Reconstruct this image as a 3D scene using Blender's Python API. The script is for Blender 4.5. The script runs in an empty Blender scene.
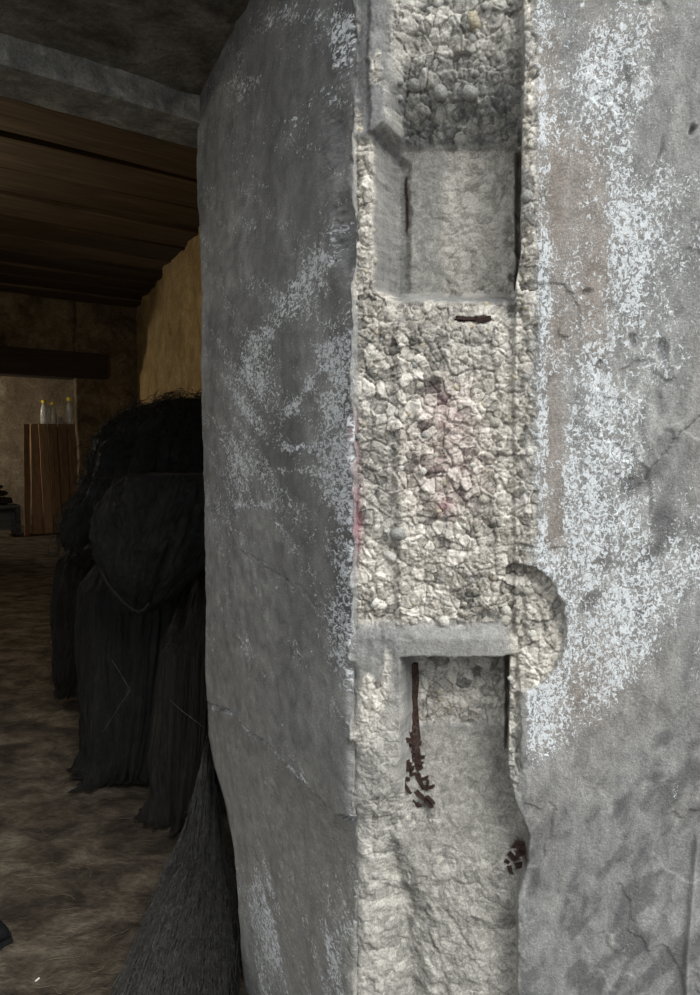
import bpy, bmesh, math, random
import numpy as np
from mathutils import Vector, Matrix

random.seed(7)
rng = np.random.default_rng(11)
sc = bpy.context.scene
COL = sc.collection

# ------------------------------------------------------------------ camera
EYE = 1.52
K = EYE / 1.40                                      # room scale against the pier
FPX = 720.0
PITCH = math.atan((497.5 - 440.0) / FPX)
cam_d = bpy.data.cameras.new('camera')
cam_d.sensor_fit = 'VERTICAL'
cam_d.sensor_height = 36.0
cam_d.lens = FPX / 995.0 * 36.0
cam_d.clip_start = 0.02
cam = bpy.data.objects.new('camera', cam_d)
cam.location = (0, 0, EYE)
cam.rotation_euler = (math.pi / 2 - PITCH, 0, 0)
COL.objects.link(cam)
sc.camera = cam

# ------------------------------------------------------------------ light
sc.view_settings.view_transform = 'Standard'
sc.view_settings.look = 'None'
sc.view_settings.gamma = 1.0
sc.view_settings.use_curve_mapping = False
sc.view_settings.exposure = 0.42

world = bpy.data.worlds.new('world')
sc.world = world
world.use_nodes = True
bg = world.node_tree.nodes['Background']
bg.inputs[0].default_value = (0.96, 0.99, 1.01, 1)      # even overcast sky
bg.inputs[1].default_value = 0.72

sun_d = bpy.data.lights.new('hazy_sun', 'SUN')
sun_d.energy = 2.75
sun_d.angle = math.radians(38)
sun_d.color = (1.0, 0.985, 0.95)
sun = bpy.data.objects.new('hazy_sun', sun_d)
sun.rotation_euler = Vector((-0.50, 0.62, -0.80)).to_track_quat('-Z', 'Y').to_euler()
COL.objects.link(sun)


def added_room_fill(name, loc, watt, colour, size):
    d = bpy.data.lights.new(name, 'POINT')
    d.energy = watt
    d.color = colour
    d.shadow_soft_size = size
    o = bpy.data.objects.new(name, d)
    o.location = loc
    COL.objects.link(o)


added_room_fill('added_room_fill', (-3.8, 5.0, 2.35), 50, (1.0, 0.86, 0.66), 0.12)  # warm fill added out of view; no lamp is known in this room
added_room_fill('added_back_room_fill', (-6.85, 10.55, 2.1), 62, (1.0, 0.89, 0.72), 0.12)  # second added fill, unseen, brightens the space beyond the doorway

# ------------------------------------------------------------------ maths
cp, sp = math.cos(PITCH), math.sin(PITCH)


def ray(px, py):
    cx = (px - 350.0) / FPX
    cy = (497.5 - py) / FPX
    return np.array([cx, cp + cy * sp, -sp + cy * cp])


def at_z(px, py, z):
    d = ray(px, py)
    t = (z - EYE) / d[2]
    return np.array([0, 0, EYE]) + d * t


def at_y(px, py, y):
    d = ray(px, py)
    return np.array([0, 0, EYE]) + d * (y / d[1])


def at_plane(px, py, p0, n):
    d = ray(px, py)
    o = np.array([0, 0, EYE])
    t = np.dot(np.asarray(p0) - o, n) / np.dot(d, n)
    return o + d * t


def project(P):
    x, y, z = P[..., 0], P[..., 1], P[..., 2] - EYE
    zc = y * cp - z * sp
    yc = y * sp + z * cp
    zc = np.where(zc < 0.05, 0.05, zc)
    return 350 + FPX * x / zc, 497.5 - FPX * yc / zc


def heading(px):
    d = ray(px, 440.0)
    v = np.array([d[0], d[1], 0.0])
    return v / np.linalg.norm(v)


def sm(a, b, t):
    a = np.asarray(a, dtype=float)
    b = np.asarray(b, dtype=float)
    u = np.clip((t - a) / (b - a), 0, 1)
    return u * u * (3 - 2 * u)


def h01(ix, iy, seed):
    n = (ix.astype(np.int64) * 374761393 + iy.astype(np.int64) * 668265263 + seed * 974634221) & 0xFFFFFFFF
    n = ((n ^ (n >> 13)) * 1274126177) & 0xFFFFFFFF
    n = ((n ^ (n >> 16)) * 2246822519) & 0xFFFFFFFF
    n = n ^ (n >> 15)
    return (n & 0xFFFFFF).astype(np.float64) / 0xFFFFFF


def vnoise(x, y, seed=0):
    ix, iy = np.floor(x), np.floor(y)
    fx, fy = x - ix, y - iy
    ux = fx * fx * fx * (fx * (fx * 6 - 15) + 10)
    uy = fy * fy * fy * (fy * (fy * 6 - 15) + 10)
    a = h01(ix, iy, seed)
    b = h01(ix + 1, iy, seed)
    c = h01(ix, iy + 1, seed)
    d = h01(ix + 1, iy + 1, seed)
    return (a + (b - a) * ux + (c - a) * uy + (a - b - c + d) * ux * uy) * 2 - 1


def fbm(x, y, octs=4, seed=0):
    v = 0
    amp, tot = 1.0, 0.0
    for i in range(octs):
        v = v + amp * vnoise(x + 17.3 * i, y - 9.1 * i, seed + i * 31)
        tot += amp
        x, y, amp = x * 2.03, y * 2.03, amp * 0.5
    return v / tot


def worley(x, y, seed=0):
    ix, iy = np.floor(x), np.floor(y)
    f1 = np.full(x.shape, 9.0)
    f2 = np.full(x.shape, 9.0)
    cid = np.zeros(x.shape)
    dx = np.zeros(x.shape)
    dy = np.zeros(x.shape)
    for oy in (-1, 0, 1):
        for ox in (-1, 0, 1):
            jx, jy = ix + ox, iy + oy
            qx = jx + 0.08 + 0.84 * h01(jx, jy, seed) - x
            qy = jy + 0.08 + 0.84 * h01(jx, jy, seed + 5) - y
            d = np.sqrt(qx * qx + qy * qy)
            c = h01(jx, jy, seed + 9)
            near = d < f1
            f2 = np.where(near, f1, np.minimum(f2, d))
            cid = np.where(near, c, cid)
            dx = np.where(near, -qx, dx)
            dy = np.where(near, -qy, dy)
            f1 = np.where(near, d, f1)
    return f1, f2, cid, dx, dy


# ------------------------------------------------------------------ mesh helpers
def tag(o, label=None, cat=None, group=None, kind=None):
    if label:
        o['label'] = label
    if cat:
        o['category'] = cat
    if group:
        o['group'] = group
    if kind:
        o['kind'] = kind
    return o


def link(name, me, mat=None, parent=None):
    o = bpy.data.objects.new(name, me)
    COL.objects.link(o)
    if mat is not None and me is not None and not me.materials:
        me.materials.append(mat)
    if parent is not None:
        o.parent = parent
    return o


def empty(name, loc=(0, 0, 0), rz=0.0):
    o = bpy.data.objects.new(name, None)
    o.location = loc
    o.rotation_euler = (0, 0, rz)
    o.empty_display_size = 0.05
    COL.objects.link(o)
    return o


def quads_mesh(name, verts, quads, smooth=True):
    me = bpy.data.meshes.new(name)
    verts = np.ascontiguousarray(verts, dtype=np.float32)
    quads = np.ascontiguousarray(quads, dtype=np.int32)
    me.vertices.add(len(verts))
    me.vertices.foreach_set('co', verts.ravel())
    me.loops.add(quads.size)
    me.loops.foreach_set('vertex_index', quads.ravel())
    me.polygons.add(len(quads))
    me.polygons.foreach_set('loop_start', np.arange(0, quads.size, 4, dtype=np.int32))
    me.polygons.foreach_set('use_smooth', np.full(len(quads), smooth))
    me.update(calc_edges=True)
    me.validate()
    return me


def grid_mesh(name, P, close_u=False, smooth=True):
    R, C = P.shape[:2]
    idx = np.arange(R * C).reshape(R, C)
    if close_u:
        nx = np.roll(idx, -1, axis=1)
        a, b, c, d = idx[:-1], nx[:-1], nx[1:], idx[1:]
    else:
        a, b, c, d = idx[:-1, :-1], idx[:-1, 1:], idx[1:, 1:], idx[1:, :-1]
    q = np.stack([a.ravel(), b.ravel(), c.ravel(), d.ravel()], axis=1)
    return quads_mesh(name, P.reshape(-1, 3), q, smooth)


def attr(me, name, arr):
    a = me.attributes.new(name, 'FLOAT', 'POINT')
    a.data.foreach_set('value', np.ascontiguousarray(arr, dtype=np.float32).ravel())


def bm_box(bm, cx, cy, cz, sx, sy, sz, rot=None, bevel=0.0):
    r = bmesh.ops.create_cube(bm, size=1.0)
    vs = r['verts']
    bmesh.ops.scale(bm, vec=(sx, sy, sz), verts=vs)
    if bevel > 0:
        es = list({e for v in vs for e in v.link_edges})
        rb = bmesh.ops.bevel(bm, geom=es, offset=bevel, segments=2, affect='EDGES', profile=0.6)
        vs = list({v for f in rb['faces'] for v in f.verts} | {v for v in vs if v.is_valid})
    if rot is not None:
        bmesh.ops.rotate(bm, cent=(0, 0, 0), matrix=rot, verts=vs)
    bmesh.ops.translate(bm, vec=(cx, cy, cz), verts=vs)
    return vs


def bm_mesh(name, bm, smooth=False):
    me = bpy.data.meshes.new(name)
    bm.to_mesh(me)
    bm.free()
    if smooth:
        me.polygons.foreach_set('use_smooth', np.full(len(me.polygons), True))
    return me


def tubes_mesh(name, paths, radii, sides=4):
    """many thin tubes joined into one mesh"""
    V, Q, n = [], [], 0
    ang = np.arange(sides) * 2 * np.pi / sides
    for path, rad in zip(paths, radii):
        p = np.asarray(path, dtype=float)
        k = len(p)
        t = np.gradient(p, axis=0)
        t /= np.linalg.norm(t, axis=1)[:, None] + 1e-9
        ref = np.array([0.31, 0.87, 0.38])
        u = np.cross(t, ref)
        u /= np.linalg.norm(u, axis=1)[:, None] + 1e-9
        w = np.cross(t, u)
        r = np.broadcast_to(np.asarray(rad, dtype=float), (k,))
        ring = p[:, None, :] + r[:, None, None] * (np.cos(ang)[None, :, None] * u[:, None, :] + np.sin(ang)[None, :, None] * w[:, None, :])
        V.append(ring.reshape(-1, 3))
        idx = n + np.arange(k * sides).reshape(k, sides)
        nx = np.roll(idx, -1, axis=1)
        Q.append(np.stack([idx[:-1].ravel(), nx[:-1].ravel(), nx[1:].ravel(), idx[1:].ravel()], axis=1))
        n += k * sides
    return quads_mesh(name, np.concatenate(V), np.concatenate(Q))


# ------------------------------------------------------------------ materials
class NT:
    def __init__(self, name):
        self.m = bpy.data.materials.new(name)
        self.m.use_nodes = True
        self.t = self.m.node_tree
        self.p = self.t.nodes['Principled BSDF']
        self.x = None

    def node(self, typ, **kw):
        n = self.t.nodes.new(typ)
        for k, v in kw.items():
            setattr(n, k, v)
        return n

    def put(self, sock, val):
        if isinstance(val, bpy.types.NodeSocket):
            self.t.links.new(val, sock)
        elif isinstance(val, (tuple, list)) and len(val) == 3 and sock.type == 'RGBA':
            sock.default_value = (*val, 1)
        else:
            sock.default_value = val

    def coords(self, scale=(1, 1, 1), rot=(0, 0, 0)):
        if self.x is None:
            self.x = self.node('ShaderNodeTexCoord').outputs['Object']
        mp = self.node('ShaderNodeMapping')
        mp.inputs['Scale'].default_value = scale
        mp.inputs['Rotation'].default_value = rot
        self.t.links.new(self.x, mp.inputs['Vector'])
        return mp.outputs['Vector']

    def noise(self, scale, detail=4, rough=0.55, dist=0.0, stretch=(1, 1, 1), rot=(0, 0, 0)):
        n = self.node('ShaderNodeTexNoise')
        self.t.links.new(self.coords(stretch, rot), n.inputs['Vector'])
        n.inputs['Scale'].default_value = scale
        n.inputs['Detail'].default_value = detail
        n.inputs['Roughness'].default_value = rough
        n.inputs['Distortion'].default_value = dist
        return n.outputs['Fac']

    def voro(self, scale, feature='F1', stretch=(1, 1, 1)):
        n = self.node('ShaderNodeTexVoronoi', feature=feature)
        self.t.links.new(self.coords(stretch), n.inputs['Vector'])
        n.inputs['Scale'].default_value = scale
        return n.outputs['Distance']

    def ramp(self, fac, stops):
        r = self.node('ShaderNodeValToRGB')
        el = r.color_ramp.elements
        while len(el) < len(stops):
            el.new(0.5)
        for e, (pos, c) in zip(el, stops):
            e.position = pos
            e.color = (*c, 1) if len(c) == 3 else c
        self.put(r.inputs[0], fac)
        return r.outputs['Color']

    def mix(self, fac, a, b, blend='MIX'):
        n = self.node('ShaderNodeMix', data_type='RGBA', blend_type=blend)
        self.put(n.inputs[0], fac)
        self.put(n.inputs[6], a)
        self.put(n.inputs[7], b)
        return n.outputs[2]

    def math(self, op, a, b=0.0, clamp=False):
        n = self.node('ShaderNodeMath', operation=op, use_clamp=clamp)
        self.put(n.inputs[0], a)
        self.put(n.inputs[1], b)
        return n.outputs[0]

    def attr(self, name):
        return self.node('ShaderNodeAttribute', attribute_name=name).outputs['Fac']

    def thresh(self, val, t, gain):
        return self.math('MULTIPLY', self.math('SUBTRACT', val, t), gain, clamp=True)

    def bump(self, h, strength, dist, prev=None):
        b = self.node('ShaderNodeBump')
        b.inputs['Strength'].default_value = strength
        b.inputs['Distance'].default_value = dist
        self.put(b.inputs['Height'], h)
        if prev is not None:
            self.put(b.inputs['Normal'], prev)
        return b.outputs[0]

    def finish(self, col, rough=0.9, normal=None, spec=0.25, metal=0.0):
        self.put(self.p.inputs['Base Color'], col)
        self.put(self.p.inputs['Roughness'], rough)
        self.p.inputs['Specular IOR Level'].default_value = spec
        self.p.inputs['Metallic'].default_value = metal
        if normal is not None:
            self.put(self.p.inputs['Normal'], normal)
        return self.m


def mat_pier():
    n = NT('weathered_concrete')
    n.x = n.node('ShaderNodeAttribute', attribute_name='skin').outputs['Vector']   # unrolled skin coordinates
    big = n.noise(5.5, 5, 0.6, 0.4)
    mid = n.noise(38, 5, 0.65, 0.5, (1, 1, 0.55))
    fine = n.noise(300, 4, 0.65)
    base = n.ramp(mid, [(0.33, (0.205, 0.207, 0.202)), (0.5, (0.315, 0.316, 0.306)), (0.68, (0.44, 0.44, 0.425))])
    base = n.mix(n.thresh(big, 0.42, 4.0), n.mix(0.35, base, (0.13, 0.135, 0.14)), base)
    # dark film, plus shade painted on the first pocket's soffit
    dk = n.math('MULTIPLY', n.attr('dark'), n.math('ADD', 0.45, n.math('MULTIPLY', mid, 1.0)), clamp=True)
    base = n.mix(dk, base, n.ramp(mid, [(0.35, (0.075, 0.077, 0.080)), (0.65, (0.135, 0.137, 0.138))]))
    base = n.mix(n.attr('brown'), base, n.ramp(mid, [(0.33, (0.235, 0.205, 0.18)), (0.67, (0.39, 0.35, 0.315))]))
    mort = n.ramp(n.noise(60, 6, 0.75, 0.8), [(0.34, (0.185, 0.18, 0.163)), (0.52, (0.325, 0.316, 0.287)), (0.68, (0.50, 0.49, 0.45))])
    base = n.mix(n.attr('mortar'), base, mort)
    cell = n.math('ADD', n.attr('cell'), n.math('MULTIPLY', n.math('SUBTRACT', n.noise(150, 4, 0.7), 0.5), 0.9))
    grav = n.ramp(cell, [(0.0, (0.15, 0.145, 0.13)), (0.28, (0.335, 0.315, 0.28)), (0.6, (0.535, 0.505, 0.45)), (1.0, (0.76, 0.73, 0.665))])
    ggrey = n.ramp(cell, [(0.0, (0.12, 0.125, 0.12)), (0.5, (0.25, 0.255, 0.245)), (1.0, (0.46, 0.455, 0.42))])
    grav = n.mix(n.attr('grey'), grav, ggrey)
    base = n.mix(n.attr('gravel'), base, grav)
    base = n.mix(n.math('MULTIPLY', n.attr('pink'), n.math('ADD', 0.3, mid), clamp=True), base, (0.42, 0.14, 0.19))
    # salt bloom: white crusty speckle whose density follows the mask
    sp1 = n.noise(150, 3, 0.72, 1.1, (1, 1, 0.75))
    sp2 = n.noise(36, 3, 0.6, 0.5, (1, 1, 0.5))
    spk = n.math('ADD', n.math('MULTIPLY', sp1, 0.84), n.math('MULTIPLY', sp2, 0.16))
    w = n.attr('white')
    th = n.math('SUBTRACT', 0.685, n.math('MULTIPLY', w, 0.235))
    wf = n.math('MULTIPLY', n.math('SUBTRACT', spk, th), 13.0, clamp=True)
    wf = n.math('MULTIPLY', wf, n.math('MULTIPLY', w, 6.0, clamp=True))
    dots = n.thresh(n.noise(310, 2, 0.6, 0.3), n.math('SUBTRACT', 0.72, n.math('MULTIPLY', w, 0.10)), 14.0)
    dots = n.math('MULTIPLY', dots, n.math('SUBTRACT', 1.0, n.attr('gravel'), clamp=True))
    wf = n.math('MAXIMUM', wf, n.math('MULTIPLY', dots, 0.75))
    base = n.mix(n.math('MULTIPLY', wf, 0.92), base, (0.74, 0.78, 0.81))
    base = n.mix(n.attr('rust'), base, n.ramp(fine, [(0.3, (0.025, 0.016, 0.014)), (0.7, (0.085, 0.052, 0.042))]))
    base = n.mix(0.22, base, n.ramp(fine, [(0.36, (0.05, 0.05, 0.05)), (0.64, (0.95, 0.95, 0.95))]), 'OVERLAY')
    nb = n.bump(n.math('ADD', mid, n.math('MULTIPLY', fine, 0.35)), 0.30, 0.004)
    nb = n.bump(wf, 0.35, 0.0012, nb)
    nb = n.bump(n.noise(190, 5, 0.75), 0.6, 0.004, nb)
    return n.finish(base, 0.93, nb, 0.2)


def mat_pebble(name, a, b, c):
    n = NT(name)
    f = n.noise(2.4, 5, 0.7, 0.5)
    col = n.ramp(f, [(0.3, a), (0.5, b), (0.7, c)])
    return n.finish(col, 0.9, n.bump(n.noise(4.0, 4, 0.65), 0.45, 0.12), 0.2)


def mat_rust():
    n = NT('rusted_steel')
    f = n.noise(160, 5, 0.7, 0.4)
    col = n.ramp(f, [(0.3, (0.020, 0.013, 0.012)), (0.5, (0.060, 0.038, 0.033)), (0.8, (0.15, 0.095, 0.075))])
    return n.finish(col, 0.9, n.bump(f, 0.8, 0.006), 0.2)


def mat_rough(name, stops, scale, bumpd=0.02, stretch=(1, 1, 1), rot=(0, 0, 0), rough=0.95, blot=None, spec=0.15):
    n = NT(name)
    f = n.noise(scale, 6, 0.65, 0.5, stretch, rot)
    col = n.ramp(f, stops)
    if blot:
        col = n.mix(n.thresh(n.noise(blot[0], 5, 0.65, 0.4), blot[1], 6.0), col, blot[2])
    fn = n.noise(scale * 9, 4, 0.65, 0, stretch, rot)
    col = n.mix(0.35, col, n.ramp(fn, [(0.3, (0.1, 0.1, 0.1)), (0.7, (0.9, 0.9, 0.9))]), 'OVERLAY')
    nb = n.bump(f, 0.8, bumpd)
    nb = n.bump(fn, 0.7, bumpd * 0.4, nb)
    return n.finish(col, rough, nb, spec)


M_PIER = mat_pier()
M_RUST = mat_rust()
M_SLAB = mat_rough('slab_concrete', [(0.33, (0.11, 0.102, 0.088)), (0.5, (0.20, 0.19, 0.165)), (0.68, (0.34, 0.325, 0.29))], 7, 0.02, blot=(28, 0.60, (0.05, 0.047, 0.04)))
M_BEAM = mat_rough('beam_concrete', [(0.33, (0.17, 0.172, 0.165)), (0.52, (0.30, 0.30, 0.28)), (0.68, (0.50, 0.49, 0.46))], 14, 0.012)
M_OCHRE = mat_rough('ochre_plaster', [(0.28, (0.22, 0.15, 0.07)), (0.5, (0.40, 0.29, 0.14)), (0.75, (0.54, 0.42, 0.23))], 3.2, 0.03)
M_FARWALL = mat_rough('dark_mortar_wall', [(0.3, (0.06, 0.045, 0.028)), (0.5, (0.15, 0.115, 0.075)), (0.75, (0.27, 0.22, 0.15))], 3.5, 0.05, blot=(2.2, 0.56, (0.045, 0.034, 0.024)))
M_DIRT = mat_rough('packed_earth', [(0.36, (0.028, 0.022, 0.016)), (0.5, (0.066, 0.053, 0.039)), (0.64, (0.130, 0.107, 0.080))], 4.5, 0.03, stretch=(1, 1.5, 1), rot=(0, 0, 0.6), blot=(2.0, 0.58, (0.045, 0.034, 0.026)))
M_PAPER = mat_rough('white_scrap', [(0.3, (0.62, 0.60, 0.56)), (0.7, (0.80, 0.79, 0.76))], 60, 0.001)
M_STRAW = mat_rough('dry_straw', [(0.3, (0.08, 0.064, 0.045)), (0.7, (0.17, 0.145, 0.105))], 60, 0.001)
M_RUBBER = mat_rough('black_rubber', [(0.3, (0.004, 0.0045, 0.005)), (0.7, (0.011, 0.012, 0.013))], 20, 0.002, rough=0.85, spec=0.15)


def mat_wood(name, stops, along='x', gscale=22, bump=0.006):
    n = NT(name)
    st = {'x': (0.06, 1, 1), 'z': (1, 1, 0.06)}[along]
    f = n.noise(gscale, 6, 0.62, 0.6, st)
    big = n.noise(1.4, 4, 0.6, 0.3)
    info = n.node('ShaderNodeObjectInfo').outputs['Random']
    f2 = n.math('ADD', n.math('MULTIPLY', f, 0.75), n.math('MULTIPLY', info, 0.28))
    col = n.ramp(f2, stops)
    col = n.mix(n.thresh(big, 0.52, 5.0), col, n.mix(0.55, col, stops[0][1]))
    return n.finish(col, 0.85, n.bump(f, 0.5, bump), 0.2)


M_PLANK = mat_wood('ceiling_board', [(0.28, (0.026, 0.019, 0.012)), (0.55, (0.068, 0.050, 0.032)), (0.82, (0.14, 0.107, 0.072))], 'x', 16)
M_LINTEL = mat_wood('dark_timber', [(0.28, (0.022, 0.015, 0.010)), (0.55, (0.045, 0.032, 0.022)), (0.82, (0.08, 0.06, 0.042))], 'x', 14)
M_BOARD = mat_wood('raw_pine', [(0.28, (0.13, 0.075, 0.042)), (0.55, (0.25, 0.155, 0.09)), (0.82, (0.40, 0.27, 0.165))], 'z', 20)
M_STOOL = mat_wood('grey_painted_wood', [(0.28, (0.05, 0.052, 0.055)), (0.55, (0.10, 0.105, 0.11)), (0.82, (0.16, 0.165, 0.17))], 'x', 20)


def mat_net(name, a, b, c, stretch=(1, 1, 0.12), scale=26):
    n = NT(name)
    f = n.noise(scale, 6, 0.7, 0.8, stretch)
    big = n.noise(2.6, 4, 0.6, 0.5)
    col = n.ramp(f, [(0.3, a), (0.52, b), (0.78, c)])
    col = n.mix(n.thresh(big, 0.5, 4.0), col, n.mix(0.6, col, a))
    fn = n.noise(170, 3, 0.7, 0.4, stretch)
    nb = n.bump(f, 0.9, 0.03)
    nb = n.bump(fn, 0.7, 0.008, nb)
    return n.finish(col, 0.75, nb, 0.3)


M_NETBLK = mat_net('black_netting', (0.004, 0.004, 0.004), (0.010, 0.010, 0.009), (0.026, 0.026, 0.023), (1, 1, 0.5), 18)
M_NETSKIRT = mat_net('charcoal_netting', (0.003, 0.003, 0.003), (0.009, 0.0085, 0.0075), (0.026, 0.024, 0.020))
M_NETBRN = mat_net('brown_netting', (0.005, 0.004, 0.003), (0.015, 0.012, 0.009), (0.040, 0.032, 0.024))
M_NETGRY = mat_net('grey_netting', (0.006, 0.006, 0.006), (0.018, 0.018, 0.017), (0.060, 0.059, 0.056), (1, 0.25, 0.2), 50)


def mat_plain(name, col, rough=0.5, trans=0.0, spec=0.5):
    n = NT(name)
    f = n.noise(40, 3, 0.6)
    c = n.mix(0.12, col, n.ramp(f, [(0.3, (0.2, 0.2, 0.2)), (0.7, (0.8, 0.8, 0.8))]), 'OVERLAY')
    n.p.inputs['Transmission Weight'].default_value = trans
    return n.finish(c, rough, None, spec)


M_CLEAR = mat_plain('clear_plastic', (0.80, 0.83, 0.82), 0.12, 0.55)
M_YELLOW = mat_plain('yellow_plastic', (0.80, 0.66, 0.05), 0.45)
M_FILM = mat_plain('grey_film', (0.34, 0.35, 0.36), 0.4, 0.1)
M_SACK = mat_rough('dark_sacking', [(0.3, (0.018, 0.014, 0.012)), (0.7, (0.05, 0.04, 0.034))], 24, 0.01)

# ------------------------------------------------------------------ the pier: entrance jamb + face with the torn-out frame groove
CORNER = at_y(350, 440, 1.25)
CORNER[2] = 0
J = heading(27.0)                                   # jamb runs into the depth
NJ = np.array([J[1], -J[0], 0.0])                   # inward normal of the jamb
N = heading(488.0)                                  # inward normal of the outer face
Fd = np.array([N[1], -N[0], 0.0])                   # outer face runs to the right


def jamb_len(px):
    d = ray(px, 440.0)
    A = np.array([[d[0], -J[0]], [d[1], -J[1]]])
    return np.linalg.solve(A, CORNER[:2])[1]


zz = np.concatenate([np.linspace(0, 0.46, 30)[:-1], np.arange(0.46, 2.32, 0.0017), np.arange(2.32, 2.72, 0.004), np.linspace(2.74, 3.90, 22)])
tj = np.linspace(1, 0, 190) ** 1.25
sf = np.concatenate([np.concatenate([np.arange(0.0, 0.36, 0.0016)[1:], np.arange(0.36, 0.63, 0.0024)]), np.linspace(0.64, 3.2, 42)])
R = len(zz)
edge_y = [-2000, 60, 120, 300, 500, 700, 738, 770, 800, 850, 900, 950, 1000, 1400]
edge_x = [202, 202, 202, 203, 203, 201, 201, 207, 216, 226, 232, 236, 240, 243]
# far edge of the jamb for every row (chipped towards the foot)
lj = np.full(R, jamb_len(203.0))
for _ in range(8):
    P = CORNER[None, :2] + J[None, :2] * lj[:, None]
    _, py = project(np.stack([P[:, 0], P[:, 1], zz], axis=-1))
    ex = np.interp(py, edge_y, edge_x)
    lj = np.array([jamb_len(v) for v in ex])
lj = lj + 0.010 * fbm(zz * 14, zz * 0 + 3.3, 4, 4) + 0.006 * fbm(zz * 70, zz * 0 + 1.3, 3, 9)
Pj = CORNER[None, None, :] + J[None, None, :] * (lj[:, None] * tj[None, :])[..., None]
Pf = CORNER[None, None, :] + Fd[None, None, :] * np.broadcast_to(sf[None, :], (R, len(sf)))[..., None]
tr = np.array([1.0, 0.7, 0.45, 0.25, 0.12, 0.05, 0.02, 0.008])
Pr = (CORNER[None, None, :] + J[None, None, :] * lj[:, None, None]) + NJ[None, None, :] * (1.5 * tr)[None, :, None] + J[None, None, :] * 0.02
B = np.concatenate([Pr, Pj, Pf], axis=1)
B[..., 2] = zz[:, None]
nr, nj = Pr.shape[1], Pj.shape[1]
Sarc = np.concatenate([np.broadcast_to(-(2 + 1.5 * tr)[None, :], (R, nr)), -(lj[:, None] * tj[None, :]), np.broadcast_to(sf[None, :], (R, len(sf)))], axis=1)
Z = B[..., 2]
X, Y = project(B)
isF = Sarc >= 0
isR = Sarc < -1.99

# irregular edges: wobble the layout coordinates
wob = 3.2 * fbm(Sarc * 30, Z * 30, 4, 21) + 1.6 * fbm(Sarc * 130, Z * 130, 3, 22)
wob2 = 3.2 * fbm(Sarc * 30 + 40, Z * 30, 4, 23) + 1.6 * fbm(Sarc * 130, Z * 130 + 9, 3, 24)
wx, wy = X + wob, Y + wob2
lx, ly = X + 0.35 * wob, Y + 0.35 * wob2            # for crisp cast edges


def band(a0, a1, b0, b1, t):
    return sm(a0, a1, t) * (1 - sm(b0, b1, t))


def interp(t, xs, ys):
    return np.interp(t, xs, ys)


def blob(cx, cy, rx, ry, pw=1.0, ang=0.0):
    dx, dy = wx - cx, wy - cy
    if ang:
        c, s = math.cos(ang), math.sin(ang)
        dx, dy = dx * c + dy * s, -dx * s + dy * c
    return np.exp(-((dx / rx) ** 2 + (dy / ry) ** 2) ** pw)


D = np.zeros(X.shape)
# --- vertical groove, upper half with the first pocket
prof = interp(ly, [-900, -60, 0, 30, 62, 84, 108, 128, 282, 299, 325, 470, 600, 632],
              [0.012, 0.016, 0.020, 0.026, 0.036, 0.052, 0.078, 0.100, 0.100, 0.034, 0.012, 0.004, 0.008, 0.012])
lA = interp(ly, [-100, 20, 60, 120, 135, 285, 300, 330, 640], [396, 394, 386, 382, 368, 370, 383, 392, 392])
lB = interp(ly, [-100, 20, 60, 120, 135, 285, 300, 330, 640], [410, 418, 406, 398, 388, 388, 398, 410, 410])
rE = interp(ly, [-100, 60, 130, 250, 285, 300, 640], [523, 523, 521, 519, 514, 514, 514])
up = sm(lA, lB, lx) * (1 - sm(rE - 1.5, rE + 2.0, lx))
D += prof * up * (ly < 640)
# --- lower half: second pocket, then the mortar slope
prof2 = interp(ly, [650, 657, 661, 738, 744, 775, 830, 880, 1000, 1400], [0.0, 0.0, 0.085, 0.085, 0.078, 0.066, 0.046, 0.034, 0.036, 0.03])
lA2 = interp(ly, [655, 760, 800, 850, 1000], [400, 398, 378, 360, 358])
lB2 = interp(ly, [655, 760, 800, 850, 1000], [406, 410, 418, 420, 420])
rE2 = interp(ly, [655, 770, 800, 835, 870, 900, 1000], [509, 507, 514, 528, 525, 517, 516])
lo = sm(lA2, lB2, lx) * (1 - sm(rE2 - 2.0, rE2 + 1.5, lx))
D += prof2 * lo * (ly >= 640)
D += 0.045 * band(512, 514.5, rE - 2.5, rE - 0.5, lx) * band(126, 134, 270, 284, ly) * isF  # deep slot added to draw a dark line down the pocket's right edge
D += 0.035 * band(501.5, 503.5, rE2 - 2.5, rE2 - 0.5, lx) * band(660, 664, 750, 772, ly) * isF  # same added slot for a dark line in the second pocket
D += isF * (0.0022 * fbm(Sarc * 60, Z * 40, 4, 36) + 0.004 * fbm(Sarc * 18, Z * 14, 4, 37)) * (1 - sm(522, 530, X))
# --- cast block bridging the groove above the second pocket
blockm = band(392, 418, 504, 512, wx) * band(624, 640, 655, 660, 0.5 * (wy + ly))
D = np.where(isF, D * (1 - blockm) - 0.006 * blockm, D)
# --- shallow ledges beside the groove
D += 0.005 * sm(500, 514, wx) * (1 - sm(521, 530, wx + 1.5 * wob)) * band(40, 70, 640, 660, wy) * isF
D += 0.009 * band(503, 509, 517, 521, wx) * band(655, 662, 760, 790, wy) * isF
ell = ((wx - 516) / 51.0) ** 2 + ((wy - 628) / 64.0) ** 2
patch = (1 - sm(0.93, 1.02, ell)) * sm(486, 520, wx) * isF
D += patch * interp(wy, [560, 620, 690], [0.020, 0.016, 0.004])
# strip between the corner and the groove
D += isF * 0.010 * band(352, 360, 366, 371, wx) * (1 - sm(120, 140, wy))
D += isF * 0.012 * band(350, 356, 392, 402, wx) * band(130, 142, 620, 640, wy)
D += isF * 0.013 * band(344, 352, 385, 400, wx) * sm(790, 830, wy)
gro = np.exp(-((wx - interp(wy, [840, 1000], [388, 408])) / 13) ** 2) * sm(845, 890, wy) * isF
D += 0.026 * gro
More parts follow.
